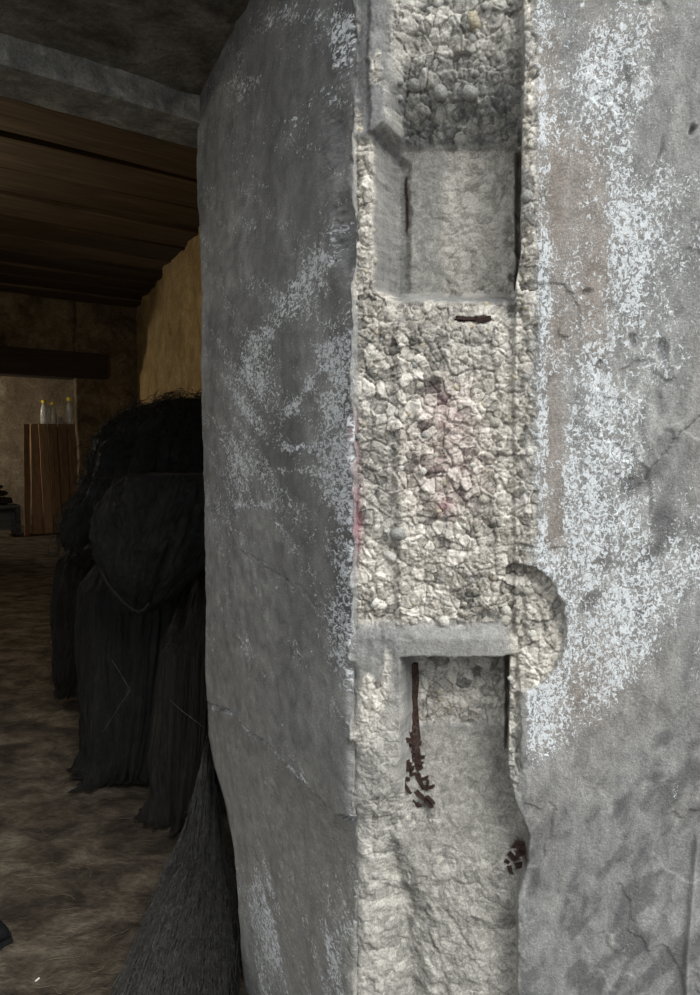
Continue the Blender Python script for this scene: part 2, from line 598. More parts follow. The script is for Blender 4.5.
# spalls along the corner on the jamb side
D += 0.022 * blob(338, 140, 9, 42) + 0.026 * blob(342, 235, 8, 38, 1.5) + 0.010 * blob(346, 60, 9, 60)
D += 0.016 * np.exp(-(Sarc / 0.012) ** 2) * (0.5 + 0.9 * fbm(Z * 22, Z * 0 + 5, 4, 77)[..., :])
# jamb: flaking skin above the long crack, skin step below it
crk = interp(X, [190, 205, 228, 246, 262, 290, 318, 336, 352], [698, 705, 712, 732, 742, 772, 800, 818, 822]) + 0.6 * wob
jm = (Sarc < 0) & (~isR)
D += jm * (0.016 * sm(-3, 3, Y - crk) * (1 - sm(60, 190, Y - crk)) + 0.020 * np.exp(-((Y - crk) / 2.0) ** 2))
crk2 = interp(X, [190, 250, 300, 352], [520, 556, 590, 640]) + 0.8 * wob
D += jm * 0.004 * np.exp(-((Y - crk2 - 2.5 * wob2) / 1.3) ** 2) * sm(235, 250, X)
D += jm * 0.007 * fbm(Sarc * 3.0, Z * 3.0, 4, 31) + jm * 0.0035 * fbm(Sarc * 16, Z * 9, 4, 32)
# outer face: slow undulation, flake edges, a crack and a few pits
faceM = isF * sm(520, 528, X)
D += faceM * (0.0035 * fbm(Sarc * 7, Z * 5, 3, 41) + 0.0012 * fbm(Sarc * 45, Z * 30, 4, 42))
fl = fbm(Sarc * 9 + 3, Z * 7, 4, 43)
D += faceM * 0.0022 * sm(0.10, 0.13, fl)
crk3 = interp(X, [560, 600, 640, 668, 684, 700, 720], [528, 508, 486, 450, 432, 416, 400]) + 0.5 * wob
D += faceM * 0.004 * np.exp(-((Y - crk3 - 2.0 * wob2) / 1.3) ** 2) * sm(618, 640, X)
crk4 = interp(Y, [120, 150, 175, 200], [664, 661, 650, 640]) + 0.3 * wob
D += faceM * 0.004 * np.exp(-((X - crk4) / 1.2) ** 2) * band(130, 140, 185, 195, Y)
D += faceM * (0.012 * blob(662, 350, 6, 11, 2.5) + 0.010 * blob(692, 128, 3, 5, 2) + 0.006 * blob(587, 293, 6, 4, 2) + 0.007 * blob(632, 340, 4, 7, 2))
# right-hand board-mark ridge low down
D -= faceM * 0.006 * np.exp(-((X - interp(Y, [820, 960], [699, 686])) / 2.0) ** 2) * sm(825, 845, Y)

# ---- what the surface is made of
gravel = np.zeros(X.shape)
gravel = np.maximum(gravel, band(352, 360, 520, 527, wx) * band(292, 304, 618, 632, wy))
gravel = np.maximum(gravel, band(350, 356, 384, 392, wx) * band(132, 142, 300, 320, wy))
gravel = np.maximum(gravel, band(384, 398, 518, 523, wx) * (1 - sm(120, 127, wy)))
gravel = np.maximum(gravel, band(514, 518, 532, 540, wx) * (1 - sm(640, 660, wy)) * (0.55 + 0.45 * sm(-0.1, 0.15, fbm(Sarc * 25, Z * 12, 3, 51))))
gravel = np.maximum(gravel, patch)
gravel = np.maximum(gravel, band(404, 410, 506, 509, lx) * band(659, 662, 738, 746, wy))
gravel = np.maximum(gravel, band(502, 508, 517, 522, wx) * band(640, 660, 780, 800, wy))
gravel = np.maximum(gravel, 0.5 * band(343, 350, 392, 408, wx) * band(690, 740, 1000, 1100, wy))
gravel = np.maximum(gravel, 0.8 * band(355, 375, 425, 440, wx) * band(790, 800, 828, 850, wy))
low = isF * band(346, 356, 514, 520, wx) * sm(840, 880, wy)
gravel = np.maximum(gravel, 0.55 * low)
pk = isF * band(388, 396, 519, 523, lx) * band(120, 128, 284, 292, ly)
pk_rough = pk * sm(425, 440, wx + 12 * fbm(Sarc * 12, Z * 12, 3, 53))
gravel = np.maximum(gravel * isF, 0.62 * pk_rough)
gravel = np.maximum(gravel, isF * 0.8 * band(350, 356, 384, 396, wx) * sm(0.05, 0.25, fbm(Sarc * 26, Z * 14, 4, 52)) * np.maximum(1 - sm(128, 140, wy), sm(640, 660, wy)))
gravel *= (1 - blockm)
gravel *= 1 - 0.8 * isF * band(370, 374, 392, 396, lx) * band(126, 132, 284, 296, ly)
mortar = isF * np.maximum.reduce([
    0.75 * pk,
    lo * sm(738, 748, wy + 6 * fbm(Sarc * 40, Z * 40, 3, 55)),
    low,
    0.6 * isF * band(345, 352, 396, 404, wx) * sm(640, 700, wy),
    0.30 * blockm])
mortar = np.maximum(mortar, jm * 0.7 * sm(-60, 40, Y - crk) * np.clip(0.6 + 0.9 * fbm(Sarc * 8, Z * 5, 4, 64), 0, 1))
grey = isF * np.clip(0.5 * sm(680, 780, wy) + band(380, 396, 520, 524, wx) * (0.45 + 0.55 * sm(35, 90, wy)) * (1 - sm(124, 130, wy))
                     + 0.35 * band(352, 358, 392, 402, wx) * band(360, 400, 530, 560, wy)
                     + 0.45 * band(404, 410, 506, 509, lx) * band(656, 660, 690, 712, wy)
                     + 0.35 * blob(470, 340, 60, 40), 0, 1)
dark = np.zeros(X.shape)
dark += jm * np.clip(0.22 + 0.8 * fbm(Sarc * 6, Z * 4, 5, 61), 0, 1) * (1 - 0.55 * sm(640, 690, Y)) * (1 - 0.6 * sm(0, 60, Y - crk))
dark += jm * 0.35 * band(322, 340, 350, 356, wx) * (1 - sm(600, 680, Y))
dark += faceM * sm(0, 60, wy - interp(X, [520, 560, 600, 650, 700], [790, 775, 745, 690, 640])) * (0.10 + 0.85 * 0.78 * sm(-0.12, 0.34, fbm(Sarc * 34 - Z * 24, Z * 13 + Sarc * 13, 5, 63)))
dark += faceM * 0.8 * (blob(640, 480, 26, 10, 2, -0.6) + blob(665, 520, 14, 22, 2) + blob(650, 555, 24, 9, 2, -0.8) + blob(590, 600, 18, 6, 2, -0.7) + blob(605, 560, 8, 14, 2))
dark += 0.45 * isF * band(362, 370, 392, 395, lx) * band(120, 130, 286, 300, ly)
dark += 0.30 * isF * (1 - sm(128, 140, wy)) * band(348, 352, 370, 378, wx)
dark += 0.35 * isF * band(384, 396, 519, 523, wx) * band(84, 100, 120, 127, wy)  # shade of the down-facing soffit, painted into the colour
stripm = isF * band(346, 352, 396, 406, wx)
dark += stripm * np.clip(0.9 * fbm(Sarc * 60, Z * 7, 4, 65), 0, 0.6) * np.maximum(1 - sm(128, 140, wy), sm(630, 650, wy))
dark = np.clip(dark, 0, 1)
brown = faceM * np.clip(
    0.75 * band(546, 556, 600, 616, wx) * band(100, 150, 330, 380, wy)
    + 0.75 * band(538, 546, 558, 572, wx) * band(300, 350, 540, 580, wy)
    + 0.6 * band(534, 540, 556, 566, wx) * band(20, 40, 220, 260, wy)
    + 0.65 * blob(585, 690, 45, 50) + 0.5 * blob(600, 30, 20, 60) + 0.4 * blob(650, 20, 18, 40)
    + 0.25 * fbm(Sarc * 12, Z * 4, 3, 66), 0, 0.85)
brown = np.maximum(brown, jm * 0.22 * sm(0, 40, Y - crk) * (1 - sm(890, 990, Y)))
brown = np.maximum(brown, jm * 0.25 * blob(225, 670, 40, 45))
# salt bloom
edge_low = interp(X, [520, 545, 590, 630, 660, 700], [775, 770, 742, 712, 660, 610]) + 16 * fbm(Sarc * 30, Z * 8, 3, 67)
white = faceM * (1 - sm(-50, 28, Y - edge_low)) * np.clip(
    0.54 + 0.24 * band(525, 528, 640, 690, wx) * sm(-20, 50, wy) + 0.18 * band(527, 529, 544, 552, wx)
    + 0.22 * band(580, 600, 640, 665, wx) * band(360, 420, 560, 600, wy)
    + 0.20 * blob(600, 120, 26, 70) + 0.22 * blob(640, 620, 60, 60) + 0.22 * blob(545, 720, 22, 40)
    + 0.20 * blob(545, 120, 16, 45) + 0.15 * blob(625, 230, 18, 80) + 0.25 * blob(690, 560, 30, 40)
    - 0.35 * blob(645, 150, 14, 46, 2, 0.1) - 0.32 * band(548, 556, 598, 614, wx) * band(130, 170, 320, 370, wy)
    - 0.45 * band(546, 550, 558, 566, wx) * band(370, 390, 530, 560, wy)
    - 0.42 * blob(675, 440, 34, 48, 1.5) - 0.40 * dark - 0.25 * blob(690, 90, 30, 110) - 0.25 * blob(545, 190, 14, 40)
    + 0.45 * fbm(Sarc * 20, Z * 9, 4, 68), 0, 1.0)
white += faceM * sm(0, 30, Y - edge_low) * np.clip(0.06 + 0.40 * blob(632, 935, 8, 40, 1, 0.2) + 0.55 * blob(675, 790, 3, 22, 1, 0.25) + 0.5 * blob(698, 640, 10, 60) + 0.55 * blob(518, 900, 6, 60), 0, 1)
diag = np.exp(-((X - interp(Y, [200, 260, 340, 460], [336, 322, 262, 228])) / 15) ** 2) * band(205, 240, 350, 430, Y)
diag2 = np.exp(-((X - interp(Y, [340, 420], [335, 285])) / 6) ** 2) * band(335, 350, 410, 430, Y)
streak = fbm((Sarc * 10 + Z * 24), (Z * 4 - Sarc * 3), 4, 71)
white_j = jm * np.clip(
    0.30 + 0.55 * streak + 0.62 * diag + 0.5 * diag2
    + 0.62 * band(318, 345, 352, 356, wx) * band(300, 350, 690, 740, wy)
    + 0.45 * band(300, 330, 352, 356, wx) * band(290, 330, 470, 520, wy)
    + 0.75 * np.exp(-((wy - 447) / 4) ** 2) * band(270, 290, 345, 352, X) + 0.6 * np.exp(-((wy - 471) / 4) ** 2) * band(268, 285, 330, 345, X)
    + 0.50 * np.exp(-((wy - 504) / 5) ** 2) * band(230, 240, 268, 285, X)
    + 0.45 * blob(232, 105, 13, 34, 1, 0.3) + 0.50 * blob(338, 50, 10, 60) + 0.25 * blob(300, 20, 60, 20)
    + 0.40 * blob(250, 420, 40, 120) - 0.25 * sm(650, 700, Y) * (Y < 860)
    + 0.70 * blob(265, 930, 13, 70, 1, -0.12) + 0.75 * blob(334, 960, 12, 70) + 0.40 * blob(350, 900, 6, 80)
    + 0.95 * np.exp(-((Y - crk - 1) / 4.5) ** 2) + 0.4 * blob(285, 775, 26, 22, 1, 0.6), 0, 0.95)
white = np.where(jm, white_j, white)
white += isF * 0.5 * band(345, 348, 352, 356, wx) * band(320, 380, 720, 760, wy)
white += isF * 0.55 * blob(372, 92, 6, 3) + isF * 0.5 * np.exp(-((wx - interp(wy, [0, 95], [380, 374])) / 1.6) ** 2) * (wy < 96)
white = np.clip(white * (1 - 0.75 * gravel), 0, 1)
pink = np.clip(0.7 * blob(356, 520, 6, 34) + 0.35 * blob(354, 440, 6, 26) + isF * (0.26 * blob(448, 410, 26, 28) + 0.20 * blob(450, 470, 36, 40) + 0.5 * blob(444, 508, 9, 8)), 0, 0.9)
rust = isF * np.clip(1.3 * blob(474, 318, 20, 3.5, 2) + 1.4 * blob(517, 862, 10, 12, 2) * (fbm(Sarc * 60, Z * 60, 3, 81) > -0.25)
                     + 1.2 * np.exp(-((lx - 394) / 2.2) ** 2) * band(150, 156, 205, 225, ly) + 0.9 * blob(510, 690, 3, 5), 0, 1)

# broken aggregate relief: angular stones in two sizes
gx = Sarc + 0.0065 * fbm(Sarc * 45, Z * 45, 4, 91)
gz = Z + 0.0065 * fbm(Sarc * 45 + 7, Z * 45, 4, 92)
bandF = slice(nr + nj - 14, None)
gsub, zsub = gx[:, bandF], gz[:, bandF]


def stones(size, seed):
    f1, f2, cid, ddx, ddy = worley(gsub / size, zsub / size, seed)
    tilt = (h01(np.floor(cid * 1e6), np.floor(cid * 7e5), 3) - 0.5) * 1.5 * ddx + (h01(np.floor(cid * 1e6), np.floor(cid * 3e5), 8) - 0.5) * 1.5 * ddy
    h = (cid - 0.5) * 0.75 + tilt + 0.16 * np.sqrt(np.clip(1 - (f1 / 0.9) ** 2, 0, 1)) - 0.95 * (1 - sm(0.0, 0.11, f2 - f1))
    return h, cid


h1, c1 = stones(0.0205, 101)
h2, c2 = stones(0.0095, 131)
h3, _ = stones(0.0420, 151)
sel = sm(-0.12, 0.12, fbm(gsub * 14, zsub * 14, 3, 95))
relief = 0.0058 * h1 * (0.55 + 0.45 * sel) + 0.0026 * h2 * (1.15 - 0.8 * sel) + 0.0048 * h3
gsubm = gravel[:, bandF]
soft = 1 - 0.55 * mortar[:, bandF]
D[:, bandF] -= gsubm * soft * relief * 0.72
D[:, bandF] += gsubm * (0.005 * fbm(gsub * 40, zsub * 40, 5, 97) + 0.0022 * np.abs(fbm(gsub * 110, zsub * 110, 3, 96)))
D[:, bandF] += mortar[:, bandF] * (0.0022 * fbm(gsub * 30, zsub * 30, 5, 98) + 0.004 * sm(0.0, 0.5, np.abs(fbm(gsub * 24 + zsub * 8, zsub * 13, 4, 99))) * sm(850, 900, wy[:, bandF]))
cell = np.full(X.shape, 0.5)
cell[:, bandF] = np.clip(0.55 + 0.62 * (c1 - 0.5) * (0.4 + sel) + 0.55 * (c2 - 0.5) + 0.35 * fbm(gsub * 9, zsub * 9, 3, 94), 0, 1)

wgt = sm(-0.014, 0.014, Sarc)[..., None]
N2 = heading(545.0)                                  # the groove was cast slightly askew to the face
askew = (sm(0.0, 0.02, D) * band(372, 392, 524, 528, X) * isF)[..., None]
nrm = NJ[None, None, :] * (1 - wgt) + (N[None, None, :] * (1 - askew) + N2[None, None, :] * askew) * wgt
nrm /= np.linalg.norm(nrm, axis=-1)[..., None]
D = np.where(isR, 0.0, D)
PIER = B + nrm * D[..., None]
me = grid_mesh('wall_right', PIER)
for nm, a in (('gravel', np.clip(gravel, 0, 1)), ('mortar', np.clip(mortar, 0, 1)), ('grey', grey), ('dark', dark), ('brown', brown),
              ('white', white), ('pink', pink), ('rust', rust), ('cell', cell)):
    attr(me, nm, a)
skin = np.stack([np.where(Sarc < 0, Sarc * 0.42, Sarc), D * 1.5 * isF, Z], axis=-1)
sa_ = me.attributes.new('skin', 'FLOAT_VECTOR', 'POINT')
sa_.data.foreach_set('vector', np.ascontiguousarray(skin, dtype=np.float32).ravel())
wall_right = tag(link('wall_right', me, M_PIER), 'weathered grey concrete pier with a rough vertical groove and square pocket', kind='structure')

# ---- loose-looking pebbles set in the broken concrete
PEB_M = [mat_pebble('cream_pebble', (0.30, 0.285, 0.25), (0.48, 0.46, 0.40), (0.66, 0.64, 0.57)),
         mat_pebble('pale_pebble', (0.48, 0.47, 0.42), (0.66, 0.65, 0.59), (0.80, 0.79, 0.74)),
         mat_pebble('grey_pebble', (0.24, 0.24, 0.23), (0.35, 0.35, 0.335), (0.47, 0.47, 0.45)),
         mat_pebble('tan_pebble', (0.33, 0.29, 0.21), (0.50, 0.45, 0.34), (0.64, 0.59, 0.48))]


def pebble_mesh(seed, mat):
    r = random.Random(seed)
    bm = bmesh.new()
    bmesh.ops.create_cube(bm, size=2.0)
    bmesh.ops.subdivide_edges(bm, edges=bm.edges[:], cuts=1, use_grid_fill=True)
    s = Vector((1.0, 0.55 + 0.25 * r.random(), 0.62 + 0.3 * r.random()))
    for v in bm.verts:
        d = v.co.normalized()
        k = 1.0 + 0.26 * (r.random() - 0.5)
        q = (v.co * 0.30 + d * 0.70) * k
        v.co = Vector((q.x * s.x, q.y * s.y, q.z * s.z))
    m = bm_mesh('pebble', bm, True)
    m.materials.append(mat)
    return m


PEB = [pebble_mesh(i, PEB_M[i % 4]) for i in range(12)]
BY = {0: [0, 4, 8], 1: [1, 5, 9], 2: [2, 6, 10], 3: [3, 7, 11]}
Pfac = PIER[:, nr + nj:]
gF, mF, xF, yF, greyF = gravel[:, nr + nj:], mortar[:, nr + nj:], X[:, nr + nj:], Y[:, nr + nj:], grey[:, nr + nj:]
ok = np.argwhere((gF > 0.7) & (mF < 0.4) & (xF < 580) & (yF > -5) & (yF < 1000))
taken = []
placed = 0


def set_pebble(p, r, kind, sink=0.35):
    global placed
    o = bpy.data.objects.new('pebble', PEB[random.choice(BY[kind])])
    COL.objects.link(o)
    o.parent = wall_right
    o.location = Vector(p) + Vector(N) * r * sink
    o.scale = (r, r, r)
    o.rotation_euler = (random.uniform(-0.5, 0.5), random.uniform(-3.1, 3.1), random.uniform(-0.5, 0.5))
    placed += 1


perm = rng.permutation(len(ok))
for k in perm:
    if placed >= 262:
        break
    i, j = ok[k]
    p = Pfac[i, j]
    r = random.choice([0.0045, 0.005, 0.0055, 0.0065, 0.0075])
    if any((p[0] - q[0]) ** 2 + (p[2] - q[2]) ** 2 < (r + q[3]) ** 2 * 1.2 for q in taken):
        continue
    taken.append((p[0], p[1], p[2], r))
    kind = random.choices([0, 1, 2, 3], [6, 3, 1, 2])[0]
    if greyF[i, j] > 0.4:
        kind = random.choices([0, 2], [1, 5])[0]
    set_pebble(p, r, kind, 0.45)


def surf_at(px, py):
    d = (X[:, nr + nj:] - px) ** 2 + (Y[:, nr + nj:] - py) ** 2
    q = PIER[:, nr + nj:]
    qx, qy = project(q)
    d = (qx - px) ** 2 + (qy - py) ** 2
    return q[np.unravel_index(np.argmin(d), d.shape)]


for (px, py, r, kd) in ((474, 20, 0.017, 3), (398, 534, 0.015, 2), (390, 556, 0.014, 1), (484, 500, 0.010, 0), (445, 622, 0.012, 1), (506, 610, 0.012, 1),
                        (557, 604, 0.009, 2), (560, 617, 0.007, 1), (527, 196, 0.011, 2), (440, 92, 0.014, 2), (470, 92, 0.015, 2), (414, 84, 0.013, 2),
                        (495, 422, 0.010, 0), (505, 620, 0.010, 0), (528, 590, 0.010, 1)):
    set_pebble(surf_at(px, py), r, kd, 0.25)

# ---- remains of the steel frame: strip in the lower pocket, flakes, a stump
sp0 = [(411, 662), (411, 680), (412, 700), (412, 720), (413, 735), (412, 750)]
pts = [surf_at(x + 3, y) - N * 0.008 for x, y in sp0]
bm = bmesh.new()
prev = None
for k, p in enumerate(pts):
    wd = 0.0075 + 0.002 * math.sin(k * 2.1)
    c = []
    for (a, b) in ((-1, -1), (1, -1), (1, 1), (-1, 1)):
        c.append(bm.verts.new(Vector(p) + Vector(Fd) * a * wd * (1 + 0.15 * random.uniform(-1, 1)) + Vector(N) * b * 0.006))
    if prev:
        for q in range(4):
            bm.faces.new((prev[q], prev[(q + 1) % 4], c[(q + 1) % 4], c[q]))
    else:
        bm.faces.new(c[::-1])
    prev = c
bm.faces.new(prev)
tag(link('steel_strip', bm_mesh('steel_strip', bm), M_RUST, wall_right), 'dark rusted steel strip')


def flake_mesh(seed):
    r = random.Random(seed)
    bm = bmesh.new()
    bmesh.ops.create_cube(bm, size=2.0)
    bmesh.ops.subdivide_edges(bm, edges=bm.edges[:], cuts=1, use_grid_fill=True)
    for v in bm.verts:
        v.co = v.co * (0.75 + 0.5 * r.random()) + Vector((r.uniform(-0.25, 0.25), 0, r.uniform(-0.45, 0.45)))
    m = bm_mesh('rust_flake', bm)
    m.materials.append(M_RUST)
    return m


FLAKES = [flake_mesh(900 + i) for i in range(6)]


def rust_flake(px, py, L, W, ang, proud=0.003):
    o = link('rust_flake', random.choice(FLAKES), None, wall_right)
    o.location = Vector(surf_at(px, py)) - Vector(N) * proud
    o.scale = (L * 0.45, 0.003, W * 0.45)
    o.rotation_euler = (random.uniform(-0.3, 0.3), ang, -math.atan2(N[0], N[1]))
    return o


for a in ((466, 318, 0.034, 0.006, 0.05), (484, 319, 0.022, 0.009, -0.2), (512, 856, 0.016, 0.008, 0.8), (519, 864, 0.015, 0.009, -0.5), (511, 870, 0.013, 0.007, 1.2),
          (522, 852, 0.011, 0.006, 0.2), (507, 861, 0.009, 0.005, 0.5)):
    rust_flake(*a, proud=0.001)
rf = random.Random(5)
for k in range(34):
    u = rf.random()
    cy_ = 738 + 66 * u
    cx_ = 411 + (rf.random() - 0.5) * (8 + 26 * u) + 6 * u
    rust_flake(cx_, cy_, rf.uniform(0.012, 0.030), rf.uniform(0.004, 0.008), rf.uniform(-0.4, 1.7), proud=rf.uniform(-0.001, 0.002))

# ------------------------------------------------------------------ entrance ceiling, beam and the rest of the shell
W = heading(1275.0)                                 # direction of beam, ceiling boards and far wall
WN = np.array([-W[1], W[0], 0.0])                   # pointing deeper into the room
if WN[1] < 0:
    WN = -WN
soff_pt = at_plane(200, 95, CORNER, NJ)
Z_SOF = soff_pt[2]
Z_BM = at_plane(200, 122, soff_pt, WN)[2]
floor_far = at_z(0, 541, 0.0)
Z_CEIL = at_plane(0, 292, floor_far, WN)[2]
print('soffit', Z_SOF, 'beam', Z_BM, 'ceiling', Z_CEIL, 'far', floor_far, 'pier corner', CORNER, 'jamb', jamb_len(203.0))


def rough_panel(name, o, u, v, lu, lv, nu, nv, n, amp, freq, mat, seed, parent=None, back=0.25):
    """displaced slab: front grid plus side walls running back along n"""
    a = np.linspace(0, lu, nu)
    b = np.linspace(0, lv, nv)
    U, V = np.meshgrid(a, b)
    dd = amp * fbm(U * freq, V * freq, 5, seed)
    P = o + U[..., None] * u + V[..., None] * v + dd[..., None] * n
    # border ring pushed back
    P2 = np.zeros((nv + 2, nu + 2, 3))
    P2[1:-1, 1:-1] = P
    P2[0, 1:-1] = P[0] + n * back
    P2[-1, 1:-1] = P[-1] + n * back
    P2[:, 0] = P2[:, 1] + n * back
    P2[:, -1] = P2[:, -2] + n * back
    P2[0, 0] = P[0, 0] + n * back
    P2[-1, 0] = P[-1, 0] + n * back
    P2[0, -1] = P[0, -1] + n * back
    P2[-1, -1] = P[-1, -1] + n * back
    return link(name, grid_mesh(name, P2), mat, parent)


ZU = np.array([0, 0, 1.0])
# concrete slab over the entrance, seen from below: lies between the outer face and the beam
s0 = soff_pt + W * 0.9
s0[2] = Z_SOF
ax = np.linspace(0, 4.6, 231)                       # to the left along -W
ay = np.linspace(0, 2.2, 111)                       # towards the outside
U, V = np.meshgrid(ax, ay)
P = s0 - W * U[..., None] - WN * V[..., None]
P[..., 2] = Z_SOF + 0.012 * fbm(U * 4, V * 4, 5, 201) + 0.004 * fbm(U * 22, V * 22, 3, 202) \
    + 0.010 * np.exp(-((V - 0.40 - 0.02 * np.sin(U * 3)) / 0.012) ** 2) + 0.012 * np.exp(-((V - 0.10 - 0.012 * np.sin(U * 5)) / 0.010) ** 2)
Pfr = CORNER + Fd * 0
dist_out = (P - CORNER) @ N                          # keep behind the outer face
P = P - N * np.minimum(dist_out - 0.02, 0)[..., None]
tag(link('ceiling_entrance', grid_mesh('ceiling_entrance', P), M_SLAB), 'grey concrete slab over the entrance with board joints', kind='structure')
# upper outer wall above the opening and left pier
bm = bmesh.new()
q = [CORNER + Fd * 0.1, CORNER - Fd * 3.4]
vs = [bm.verts.new((*p[:2], z)) for z in (Z_SOF, 4.3) for p in q] + [bm.verts.new((*(p + N * 0.3)[:2], z)) for z in (Z_SOF + 0.03, 4.3) for p in q]
for f in ((0, 1, 3, 2), (4, 5, 7, 6), (0, 1, 5, 4), (2, 3, 7, 6)):
    bm.faces.new([vs[i] for i in f])
tag(link('wall_front', bm_mesh('wall_front', bm), M_SLAB), 'outer concrete wall above the entrance', kind='structure')

# beam: pale front face, dark underside
bm = bmesh.new()
BL, BD = 4.4, 0.19
prof_b = [(0, Z_SOF + 0.06), (0, Z_BM + 0.008), (0.006, Z_BM), (BD, Z_BM), (BD, Z_SOF + 0.06)]
st = []
for k in range(90):
    t = 0.7 - BL * k / 89
    row = []
    for (d, z) in prof_b:
        w = 0.006 * math.sin(k * 1.7 + d * 30) * random.uniform(0.2, 1)
        p = soff_pt + W * t + WN * (d + w)
        row.append(bm.verts.new((p[0], p[1], z + (w * 0.6 if z < Z_SOF else 0))))
    st.append(row)
for a, b in zip(st[:-1], st[1:]):
    for k in range(len(prof_b) - 1):
        bm.faces.new((a[k], a[k + 1], b[k + 1], b[k]))
tag(link('trim_1', bm_mesh('trim_1', bm), M_BEAM), 'pale chipped concrete beam under the entrance slab', kind='structure')
# bulkhead from the beam up to the boarded ceiling
bm = bmesh.new()
b0 = soff_pt + WN * (BD - 0.03) + W * 2.6
b1 = soff_pt + WN * (BD - 0.03) - W * 5.5
vs = [bm.verts.new((*b0[:2], Z_BM + 0.05)), bm.verts.new((*b1[:2], Z_BM + 0.05)), bm.verts.new((*b1[:2], Z_CEIL + 0.2)), bm.verts.new((*b0[:2], Z_CEIL + 0.2))]
bm.faces.new(vs)
tag(link('wall_bulkhead', bm_mesh('wall_bulkhead', bm), M_SLAB), 'concrete bulkhead above the beam', kind='structure')

# boarded ceiling: one object per board, each dipping towards the entrance so that its near edge shows
ceil_o = soff_pt + WN * 0.3
ceil_o[2] = Z_CEIL
d_far = float(np.dot(floor_far - ceil_o, WN))
bm = bmesh.new()
c0 = [ceil_o + W * 6.5 - WN * 0.4, ceil_o - W * 9 - WN * 0.4, ceil_o - W * 9 + WN * (d_far + 6), ceil_o + W * 6.5 + WN * (d_far + 6)]
bm.faces.new([bm.verts.new((*p[:2], Z_CEIL + 0.16)) for p in c0])
ceiling = tag(link('ceiling', bm_mesh('ceiling', bm), M_PLANK), 'dark brown boarded ceiling of the room', kind='structure')
line_y = [37, 90, 130, 165, 190, 213, 232, 247, 260, 272, 283]
ds = [float(np.dot(at_z(0, y, Z_CEIL) - ceil_o, WN)) for y in line_y] + [d_far + 0.15]
angW = math.atan2(W[1], W[0])
for k in range(len(ds) - 1):
    a, b = ds[k], ds[k + 1]
    wd = b - a
    bm = bmesh.new()
    L = 13.0
    nseg = 40
    rows = []
    th = 0.05
    dip = 0.020 + 0.012 * random.random()
    bow = random.uniform(-0.01, 0.01)
    for s in range(nseg + 1):
        t = -8 + L * s / nseg
        e = 0.008 * math.sin(t * 3.1 + k) + 0.006 * random.uniform(-1, 1)
        zb = 0.006 * math.sin(t * 1.3 + 2 * k) + bow
        rows.append([bm.verts.new((t, 0.01 + e, th - dip + zb)), bm.verts.new((t, 0.01 + e, -dip + zb)), bm.verts.new((t, 0.03 + e, -dip - 0.006 + zb)),
                     bm.verts.new((t, wd * 0.5, -dip * 0.45 + zb)), bm.verts.new((t, wd + 0.012, zb)), bm.verts.new((t, wd + 0.012, zb + th))])
    for r0, r1 in zip(rows[:-1], rows[1:]):
        for c in range(5):
            bm.faces.new((r0[c], r1[c], r1[c + 1], r0[c + 1]))
        bm.faces.new((r0[5], r1[5], r1[0], r0[0]))
    bm.faces.new(rows[0])
    bm.faces.new(rows[-1][::-1])
    bmesh.ops.recalc_face_normals(bm, faces=bm.faces[:])
    o = link('board', bm_mesh('board', bm), M_PLANK, ceiling)
    p = ceil_o + WN * a
    o.location = (p[0], p[1], Z_CEIL)
    o.rotation_euler = (0, 0, angW)

# inner right wall
wr_far = at_plane(139, 440, floor_far, WN)
wr_dir = heading(36.0)
wr_n = np.array([wr_dir[1], -wr_dir[0], 0.0])
o0 = wr_far + wr_dir * 0.6
o0[2] = -0.05
rough_panel('wall_inner_right', o0, -wr_dir, ZU, 10.2, Z_CEIL + 0.1, 260, 90, wr_n, 0.07, 1.9, M_OCHRE, 301)
bpy.data.objects['wall_inner_right']['kind'] = 'structure'
bpy.data.objects['wall_inner_right']['label'] = 'rough ochre plastered wall inside the room'

# far wall with its doorway
dj = at_plane(78.5, 440, floor_far, WN)             # right edge of the doorway
dj[2] = -0.05
zl = at_plane(40, 374, floor_far, WN)[2]            # underside of the lintel
o1 = dj.copy()
rough_panel('wall_far', o1, W, ZU, 1.9, Z_CEIL + 0.1, 90, 150, WN, 0.09, 2.2, M_FARWALL, 311, back=0.12)
tag(bpy.data.objects['wall_far'], 'dark rough mortared far wall right of the doorway', kind='structure')
o2 = dj.copy()
o2[2] = zl
o2 = o2 - W * 0.001
rough_panel('wall_far_upper', o2, -W, ZU, 5.5, Z_CEIL + 0.1 - zl, 160, 50, WN, 0.09, 2.2, M_FARWALL, 312, back=0.12)
tag(bpy.data.objects['wall_far_upper'], 'dark rough mortared wall above the doorway', kind='structure')
o3 = dj - W * 2.3
rough_panel('wall_far_left', o3, -W, ZU, 3.4, zl + 0.1, 50, 50, WN, 0.06, 2.2, M_FARWALL, 313, back=0.12)
tag(bpy.data.objects['wall_far_left'], 'dark rough mortared wall left of the doorway', kind='structure')
# heavy lintel over the doorway
lt_r = at_plane(108, 365, floor_far - WN * 0.14, WN)
lt_t = at_plane(108, 354, floor_far - WN * 0.14, WN)[2]
lt_b = at_plane(108, 379, floor_far - WN * 0.14, WN)[2]
bm = bmesh.new()
bm_box(bm, -1.75, 0, 0, 3.5, 0.46, lt_t - lt_b, None, 0.012)
for v in bm.verts:
    v.co += Vector((0, random.uniform(-0.01, 0.01), random.uniform(-0.012, 0.012)))
lint = tag(link('trim_2', bm_mesh('trim_2', bm), M_LINTEL), 'heavy dark timber lintel over the doorway', kind='structure')
pl = lt_r + WN * 0.23
lint.location = (pl[0], pl[1], (lt_t + lt_b) / 2)
lint.rotation_euler = (0, 0, angW)

